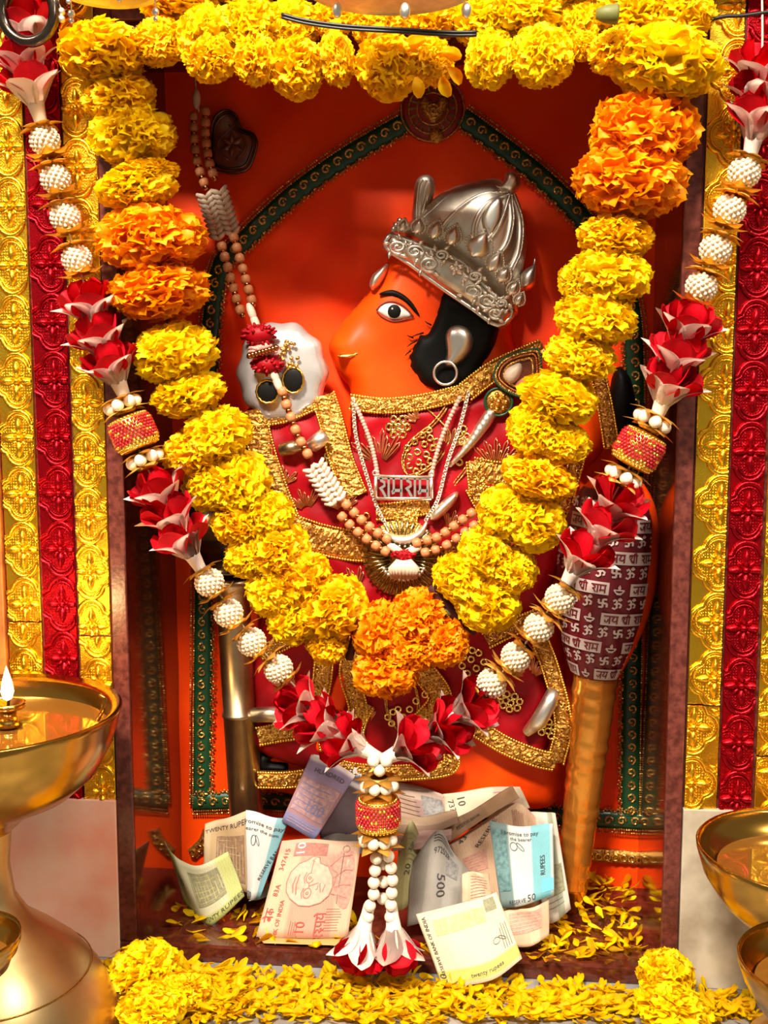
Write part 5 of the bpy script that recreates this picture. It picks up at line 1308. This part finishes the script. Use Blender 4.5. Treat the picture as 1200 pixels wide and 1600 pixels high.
banknote([((404, 1464, .006), (412, 1474, -.002)), ((540, 1466, .006), (545, 1478, -.002))], m10b, 'tan folded under edge beneath the standing ten note', (), 3, .0)
# --- green twenty, folded open like a book
m20g = notemat('note_green_paper', C_(.74, .72, .50), [(.12, .30, C_(.52, .56, .20)), (.88, 1, C_(.62, .66, .26))], [(0, .16, C_(.56, .60, .20))])
banknote([((288, 1412, .060), (258, 1313, .060)), ((302, 1428, .045), (268, 1332, .045)), ((322, 1447, .028), (284, 1347, .040)), ((345, 1435, .028), (312, 1352, .036)), ((382, 1400, .036), (357, 1329, .045))], m20g, 'green twenty note folded open like a book at the far left', building(.52, .88, .30, .84, I_GR, I_YG) + [('text', 'TWENTY RUPEES', .74, .10, .07, 0), ('text', '20', .30, .60, .12, 0)])
# --- brown and white-blue notes leaning at the left
mbr = notemat('note_brown_paper', C_(.58, .40, .22), [(0, .15, C_(.66, .50, .30))], [(.88, 1, C_(.66, .50, .32))])
banknote([((318, 1362, .048), (320, 1288, .060)), ((350, 1382, .044), (352, 1278, .058)), ((388, 1396, .042), (384, 1268, .058))], mbr, 'brown note with a printed building leaning behind the green twenty', building(.30, .95, .10, .72, I_BR, mbr) + [('text', 'TWENTY RUPEES', .55, .86, .07, 4)])
mbl = notemat('note_blue_paper', C_(.74, .76, .78), [(.72, 1, C_(.26, .52, .62))])
banknote([((386, 1404, .036), (384, 1266, .054)), ((394, 1406, .032), (418, 1274, .050)), ((406, 1404, .034), (452, 1280, .054))], mbl, 'white note with a blue edge leaning left of the ten note', [('text', 'I promise to pay', .38, .88, .045, -4), ('text', 'bearer the sum', .40, .80, .04, -4), ('text', '50', .22, .06, .08, 0), ('text', 'RESERVE BANK', .84, .45, .05, 70)] + signature(.22, .68, .13, M_INK))
mbl2 = notemat('note_pale_blue_paper', C_(.48, .62, .70))
banknote([((388, 1408, .046), (408, 1396, .060)), ((408, 1404, .044), (420, 1380, .062)), ((428, 1396, .05), (432, 1360, .068))], mbl2, 'crumpled blue note corner at the foot of the white and blue note')
banknote([((312, 1375, .082), (330, 1300, .088)), ((330, 1385, .080), (352, 1310, .088))], mbl2, 'pale blue note edge behind the green twenty')
# --- mauve hundred leaning on the idol
mpu = notemat('note_mauve_paper', C_(.34, .26, .44), [], [(0, .16, C_(.24, .24, .46)), (.16, .70, C_(.40, .22, .26)), (.94, 1, C_(.72, .62, .60))])
banknote([((440, 1283, .050), (487, 1178, .064)), ((465, 1298, .046), (520, 1192, .060)), ((492, 1313, .044), (556, 1210, .058))], mpu, 'mauve hundred note leaning against the idol left of the bead tassel', [('rect', .06, .94, .22, .68, I_MA), ('text', 'HUNDRED', .55, .84, .06, 0), ('text', '100', .6, .36, .14, 0, mpu)] + lines_block(.1, .9, .25, .65, 5, mpu, .0006) + lines_block(.1, .9, .04, .14, 3, I_MA, .0005))
mpu2 = notemat('note_mauve_back', C_(.60, .54, .58), [], [(.78, .88, C_(.12, .10, .16)), (0, .7, C_(.24, .18, .22))])
banknote([((500, 1310, .070), (490, 1178, .080)), ((540, 1312, .066), (535, 1190, .078)), ((572, 1310, .066), (574, 1206, .078))], mpu2, 'back leaf of the folded mauve note under the pearl ring', [('text', 'RESERVE BANK OF INDIA', .62, .90, .045, -2)])
mgy = notemat('note_grey_paper', C_(.34, .32, .30), [(.0, .3, C_(.26, .24, .24))])
banknote([((470, 1330, .060), (505, 1308, .075)), ((520, 1330, .055), (545, 1276, .078)), ((575, 1335, .055), (566, 1268, .078))], mgy, 'grey note tucked behind the top of the ten note', [('text', '500', .7, .6, .2, 20)])
# --- pile in the middle
mpk = notemat('note_pinkbrown_paper', C_(.62, .42, .34), [(.4, .8, C_(.48, .32, .30))], [(.7, 1, C_(.70, .52, .44))])
banknote([((618, 1292, .082), (615, 1218, .090)), ((665, 1300, .080), (650, 1228, .090)), ((706, 1296, .080), (692, 1240, .090))], mpk, 'pinkish brown note lying against the idol right of the bead tassel', lines_block(.1, .5, .2, .8, 6, I_BR) + [('rect', .55, .95, .3, .8, I_GY)])
mrl = notemat('note_dark_roll_paper', C_(.32, .20, .14), [], [(.5, 1, C_(.44, .30, .20))])
banknote([((618, 1300, .055), (618, 1276, .066)), ((665, 1306, .050), (668, 1274, .064)), ((716, 1285, .055), (712, 1266, .066))], mrl, 'dark brown rolled note lying across the middle of the pile')
mrl2 = notemat('note_rose_roll_paper', C_(.50, .32, .30), [], [(0, .4, C_(.36, .22, .2))])
banknote([((612, 1330, .045), (616, 1306, .056)), ((660, 1326, .040), (664, 1298, .052)), ((705, 1312, .045), (706, 1294, .056))], mrl2, 'rose brown note rolled flat below the dark brown roll')
mcr = notemat('note_cream_paper', C_(.80, .66, .50), [(.62, .9, C_(.70, .50, .40))])
banknote([((698, 1292, .072), (692, 1240, .086)), ((760, 1278, .070), (755, 1232, .086)), ((828, 1262, .072), (812, 1228, .086))], mcr, 'cream ten note with serial digits at the top of the pile', [('text', '10', .22, .72, .26, -84), ('text', '7335', .10, .52, .2, -80), ('text', '733', .12, .35, .16, -80)] + lines_block(.62, .9, .3, .85, 5, I_PI))
mtn = notemat('note_tan_roll_paper', C_(.48, .30, .18), [(.3, .6, C_(.36, .22, .14))])
banknote([((700, 1318, .055), (688, 1290, .066)), ((752, 1282, .052), (742, 1262, .064)), ((812, 1246, .058), (800, 1228, .068))], mtn, 'tan note rolled diagonally over the cream ten note', [('text', 'RESERVE BANK', .35, .4, .2, 0)])
mpe = notemat('note_peach_paper', C_(.84, .58, .40), [(.2, .5, C_(.76, .50, .34)), (.75, 1, C_(.70, .44, .30))])
banknote([((735, 1420, .040), (702, 1318, .060)), ((775, 1425, .038), (755, 1285, .060)), ((830, 1420, .042), (808, 1254, .062)), ((856, 1400, .045), (856, 1296, .062))], mpe, 'large peach note standing behind the sky blue fifty', [('rect', .08, .32, .50, .72, I_PI), ('text', '43', .12, .95, .06, 30), ('text', 'RESERVE', .34, .86, .05, 40)] + lines_block(.1, .3, .52, .70, 5, mpe) + lines_block(.6, .72, .78, .95, 6, I_PI, .0006, 'v'))
mwh = notemat('note_white_paper', C_(.74, .70, .62), [(.55, .8, C_(.42, .44, .34))])
banknote([((850, 1446, .036), (828, 1270, .060)), ((872, 1438, .036), (852, 1268, .060)), ((892, 1420, .040), (868, 1272, .062))], mwh, 'white and grey note at the right end of the pile by the shaft', lines_block(.2, .9, .1, .5, 8, I_GY) + [('rect', .45, .9, .22, .5, I_GR)])
m50 = notemat('note_fifty_paper', C_(.70, .76, .76), [(.66, .96, C_(.24, .58, .68)), (0, .30, C_(.22, .32, .33))])
banknote([((783, 1420, .020), (764, 1284, .040)), ((820, 1414, .014), (812, 1290, .036)), ((866, 1398, .020), (864, 1288, .042))], m50, 'white fifty note with sky blue band standing at the right', [('rect', .03, .26, .20, .92, I_TE), ('text', 'I promise to pay', .48, .90, .05, 0), ('text', 'the bearer', .50, .83, .045, 0), ('text', '50', .62, .07, .085, 0), ('text', 'RESERVE', .36, .06, .05, 0), ('text', 'RUPEES', .82, .46, .06, 90), ('rect', .80, .99, .08, .26, mat('note_sky_patch', (.14, .52, .68), .6))] + signature(.38, .73, .12, M_INK))
mgn = notemat('note_olive_paper', C_(.50, .48, .24), [(.0, .4, C_(.40, .38, .18))])
banknote([((612, 1424, .030), (622, 1330, .048)), ((632, 1420, .026), (642, 1282, .048)), ((650, 1400, .034), (660, 1322, .050))], mgn, 'olive green note standing just right of the pearl strands', [('text', '20', .5, .45, .10, 80), ('text', '500', .6, .72, .06, 60)] + lines_block(.1, .9, .55, .9, 6, I_GR))
m5h = notemat('note_stone_paper', C_(.40, .37, .34), [(0, .25, C_(.30, .28, .26)), (.55, .85, C_(.48, .46, .44))])
banknote([((636, 1448, .020), (640, 1352, .040)), ((665, 1440, .014), (684, 1298, .036)), ((700, 1425, .020), (708, 1330, .038)), ((722, 1415, .028), (736, 1362, .044))], m5h, 'stone grey five hundred note bent like a tent in front', [('text', '500', .50, .40, .14, -84), ('text', '972528', .46, .80, .07, 8), ('rect', .55, .78, .55, .85, I_GY)] + lines_block(.3, .7, .88, .97, 3, M_INK))
banknote([((722, 1412, .010), (722, 1366, .020)), ((745, 1408, .010), (744, 1362, .020)), ((768, 1404, .012), (764, 1366, .022))], mpe, 'small peach note end above the yellow twenty', lines_block(.3, .9, .1, .9, 8, I_PI, .0006))
banknote([((796, 1480, .006), (786, 1425, .018)), ((830, 1478, .004), (825, 1418, .016)), ((858, 1462, .008), (858, 1408, .020))], mpe, 'peach note lying below the sky blue fifty', [('rect', .1, .8, .35, .9, I_PI)] + lines_block(.1, .8, .4, .85, 5, mpe))
m20y = notemat('note_yellow_paper', C_(.84, .76, .54), [], [(.04, .22, C_(.66, .60, .16)), (.0, .04, C_(.86, .80, .60))])
banknote([((692, 1546, -.030), (650, 1427, -.002)), ((730, 1540, -.036), (700, 1418, -.006)), ((775, 1528, -.036), (745, 1404, -.006)), ((816, 1498, -.026), (776, 1393, .002))], m20y, 'yellowish twenty note slipping over the niche sill in front', [('rect', .14, .72, .68, .88, I_YG), ('text', 'RESERVE BANK OF INDIA', .07, .55, .05, 92), ('text', '20', .06, .12, .10, 80), ('text', 'twenty rupees', .60, .12, .055, 2)] + lines_block(.18, .68, .70, .86, 9, I_GR, .0003, 'v') + signature(.78, .40, .09, M_INK, 2) + lines_block(.84, .97, .25, .62, 4, M_INK, .0005, 'v') + [('rect', .74, .92, .80, .97, I_GR)])

# ================================================================== brass oil lamps
def lathe_at(prof, x, y, n=56, a=None):
    mb = MB(); mb.lathe(prof, n, cap=False); mb.xf(Matrix.Translation((x, y, 0))); return mb
def pz(py, Y, px=600): return W(px, py, Y).z
# large lamp, left
Yl = -0.125; ax = W(-22, 1300, Yl); sl = (W(200, 1200, Yl).x - W(100, 1200, Yl).x) / 100
R = 208 * sl; zr = pz(1127, Yl)
zz = lambda py: pz(py, Yl, 0)
t = thing('brass_oil_lamp', 'large brass oil lamp with burning wick at the left edge', 'oil lamp', (ax.x, Yl, 0.0))
prof = [(R * .93, zr - .004), (R, zr), (R * 1.01, zr - .002), (R * .995, zr - .006), (R * .97, zr - .016), (R * .93, zr - .028), (R * .82, zr - .048), (R * .66, zr - .062), (R * .44, zr - .072), (R * .30, zr - .080), (38 * sl, zz(1300)), (33 * sl, zz(1350)), (40 * sl, zz(1400)), (62 * sl, zz(1436)), (100 * sl, zz(1466)), (138 * sl, zz(1500)), (168 * sl, zz(1540)), (190 * sl, zz(1585)), (200 * sl, max(zz(1625), .006)), (200 * sl, 0.0005), (0, 0.0005)]
mb = lathe_at(prof[:11], ax.x, Yl); build(mb, 'bowl', M_BRASS, t)
mb = lathe_at([(R * .93, zr - .004), (R * .92, zr - .014), (R * .88, zr - .022), (R * .80, zr - .030), (R * .4, zr - .040), (0, zr - .042)], ax.x, Yl); build(mb, 'bowl_inside', M_BRASS, t)
mb = lathe_at(prof[10:], ax.x, Yl); bs_ = build(mb, 'stem_and_foot', M_BRASSM, t)
mb = MB(); mb.torus((ax.x, Yl, zz(1515)), 152 * sl, .0005, (0, 0, 1), 60, 4); build(mb, 'turned_line', M_BRASS, bs_)
mb = lathe_at([(R * .905, zr - .0165), (0, zr - .0165)], ax.x, Yl); build(mb, 'oil', M_OIL, t)
fc = W(8, 1140, Yl - .004); zf = zr - .016
fc = Vector((W(13, 1120, Yl + .012).x, Yl + .012, 0))
mb = lathe_at([(.002, zf), (.010, zf + .001), (.006, zf + .004), (.006, zf + .012), (.012, zf + .014), (.0125, zf + .018), (.0105, zf + .018), (.004, zf + .014), (0, zf + .014)], fc.x, fc.y, 24); build(mb, 'wick_holder', M_BRASS, t)
mb = MB(); mb.tube([(fc.x, fc.y, zf + .014), (fc.x + .001, fc.y, zf + .022)], .0012, 6); build(mb, 'wick', M_BLACK, t)
mb = lathe_at([(0, zf + .019), (.003, zf + .021), (.0046, zf + .026), (.0036, zf + .033), (.0016, zf + .040), (0, zf + .045)], fc.x, fc.y, 14); build(mb, 'flame', M_FLAME, t)
mb = MB(); hk = W(152, 1104, Yl); mb.tube([hk + Vector((0, 0, -.010)), hk + Vector((.004, 0, -.002)), hk + Vector((.006, 0, .006)), hk + Vector((.002, 0, .009))], .0016, 6); build(mb, 'wick_hook', M_BRASS, t)
pl_ = bpy.data.lights.new('flame_light', 'POINT'); pl_.energy = 0.25; pl_.color = (1, .62, .25); pl_.shadow_soft_size = .005; po_ = bpy.data.objects.new('flame_light', pl_); link(po_); po_.location = (fc.x, fc.y - .002, zf + .052)
def oil_bowl(cx, cy, rpx, Y, label, deep, footpx):
    sl = (W(cx - 50, cy, Y).x - W(cx - 150, cy, Y).x) / 100; a = W(cx, cy, Y); R = rpx * sl; zr = a.z
    t = thing('brass_oil_bowl', label, 'oil lamp', (a.x, Y, 0.0), 'footed brass oil bowls')
    d = deep * sl; zn = zr - d
    pr = [(R * .955, zr - .003), (R * .985, zr), (R, zr - .001), (R * .99, zr - .006), (R * .93, zr - d * .32), (R * .80, zr - d * .58), (R * .60, zr - d * .80), (R * .36, zr - d * .97), (R * .22, zn), (R * .16, zn - .010)]
    build(lathe_at(pr, a.x, Y), 'bowl', M_BRASS, t)
    build(lathe_at([(R * .955, zr - .003), (R * .93, zr - .012), (R * .84, zr - .016), (R * .78, zr - .022), (R * .4, zr - d * .6), (0, zr - d * .66)], a.x, Y), 'bowl_inside', M_BRASS, t)
    build(lathe_at([(R * .80, zr - .0165), (0, zr - .0165)], a.x, Y), 'oil', M_OIL, t)
    zb = zn - .010
    build(lathe_at([(R * .16, zb), (R * .15, zb * .7), (R * .20, zb * .45), (R * .45, zb * .22), (R * .55, zb * .06 + .002), (R * .56, .0005), (0, .0005)], a.x, Y), 'stem_and_foot', M_BRASSM, t)
    return t
oil_bowl(1262, 1325, 172, -0.10, 'brass oil bowl at the right edge, the higher of the two', 150, 0)
oil_bowl(1300, 1502, 145, -0.205, 'brass oil bowl at the lower right corner, the nearer one', 130, 0)
oil_bowl(-60, 1462, 84, -0.235, 'small brass oil bowl cut off at the lower left edge', 70, 0)

# ================================================================== things hanging along the top
t = thing('metal_ring', 'dark metal ring hanging at the top left corner', 'ring', W(45, 65, -0.055))
mb = MB(); mb.torus(W(44, 18, -0.055), .0205, .0042, (0.1, 1, .1), 40, 10); build(mb, 'hoop', M_DARKM, t)
mb = MB()
for z_ in (0, .0052): mb.ball(W(96, 18, -0.055) + Vector((0, 0, -z_)), .0028, 10, 8)
mb.tube([W(88, -20, -0.055), W(90, 5, -0.055), W(96, 16, -0.055)], .0012, 6); build(mb, 'bell_drop', M_SILV, t)
t = thing('silver_canopy', 'silver hanging canopy rim with small bell drops at the top left', 'canopy', W(165, 20, -0.05))
cc = W(168, -16, -0.115); mb = MB(); mb.lathe([(.030, .0), (.0345, -.001), (.0355, .001), (.033, .006), (.022, .022), (.006, .032), (0, .033)], 40); mb.xf(Matrix.Translation(cc)); build(mb, 'canopy_dome', M_SILVH, t)
for a in (-1.0, -2.15, .4, 2.8):
    p = cc + Vector((.031 * math.cos(a), .031 * math.sin(a), -.001)); mb = MB(); mb.tube([p, p + Vector((0, 0, -.008))], .0005, 5); mb.ball(p + Vector((0, 0, -.010)), .0026, 8, 6); mb.ball(p + Vector((0, 0, -.0145)), .0018, 8, 6); build(mb, 'bell_drop', M_SILVH, t)
t = thing('silver_canopy', 'wide silver canopy rim with drops above the middle marigolds', 'canopy', W(620, 20, -0.045))
cc = W(612, -26, -0.135); mb = MB(); mb.lathe([(.054, .0), (.0575, -.001), (.058, .001), (.054, .006), (.036, .026), (.008, .036), (0, .037)], 48); mb.xf(Matrix.Translation(cc)); build(mb, 'canopy_dome', M_SILV, t)
for px_ in (527, 633, 729):
    p = W(px_, -8, -0.175 if px_ == 633 else -0.15); mb = MB(); mb.tube([p + Vector((0, 0.02, .010)), p, p + Vector((0, 0, -.003))], .0005, 5); mb.ball(p + Vector((0, 0, -.009)), .0032, 10, 8, (1, 1, 1.5)); build(mb, 'bell_drop', M_SILVH, t)
t = thing('twin_cable', 'black twin cable running across the top marigolds', 'cable', W(600, 40, -0.075))
for dy in (0, 5):
    mb = MB(); mb.tube([W(p[0], p[1] + dy, -0.066) for p in crom([(440, 22), (480, 32), (540, 40), (620, 45), (700, 50), (745, 50)], 6)], .0011, 6); build(mb, 'wire', M_CABLE, t)
t = thing('single_cable', 'black cable at the top right corner', 'cable', W(1150, 28, -0.03))
mb = MB(); mb.tube([W(p[0], p[1], -0.03) for p in crom([(1095, 36), (1130, 26), (1165, 24), (1230, 14)], 6)], .0014, 6); build(mb, 'wire', M_CABLE, t)
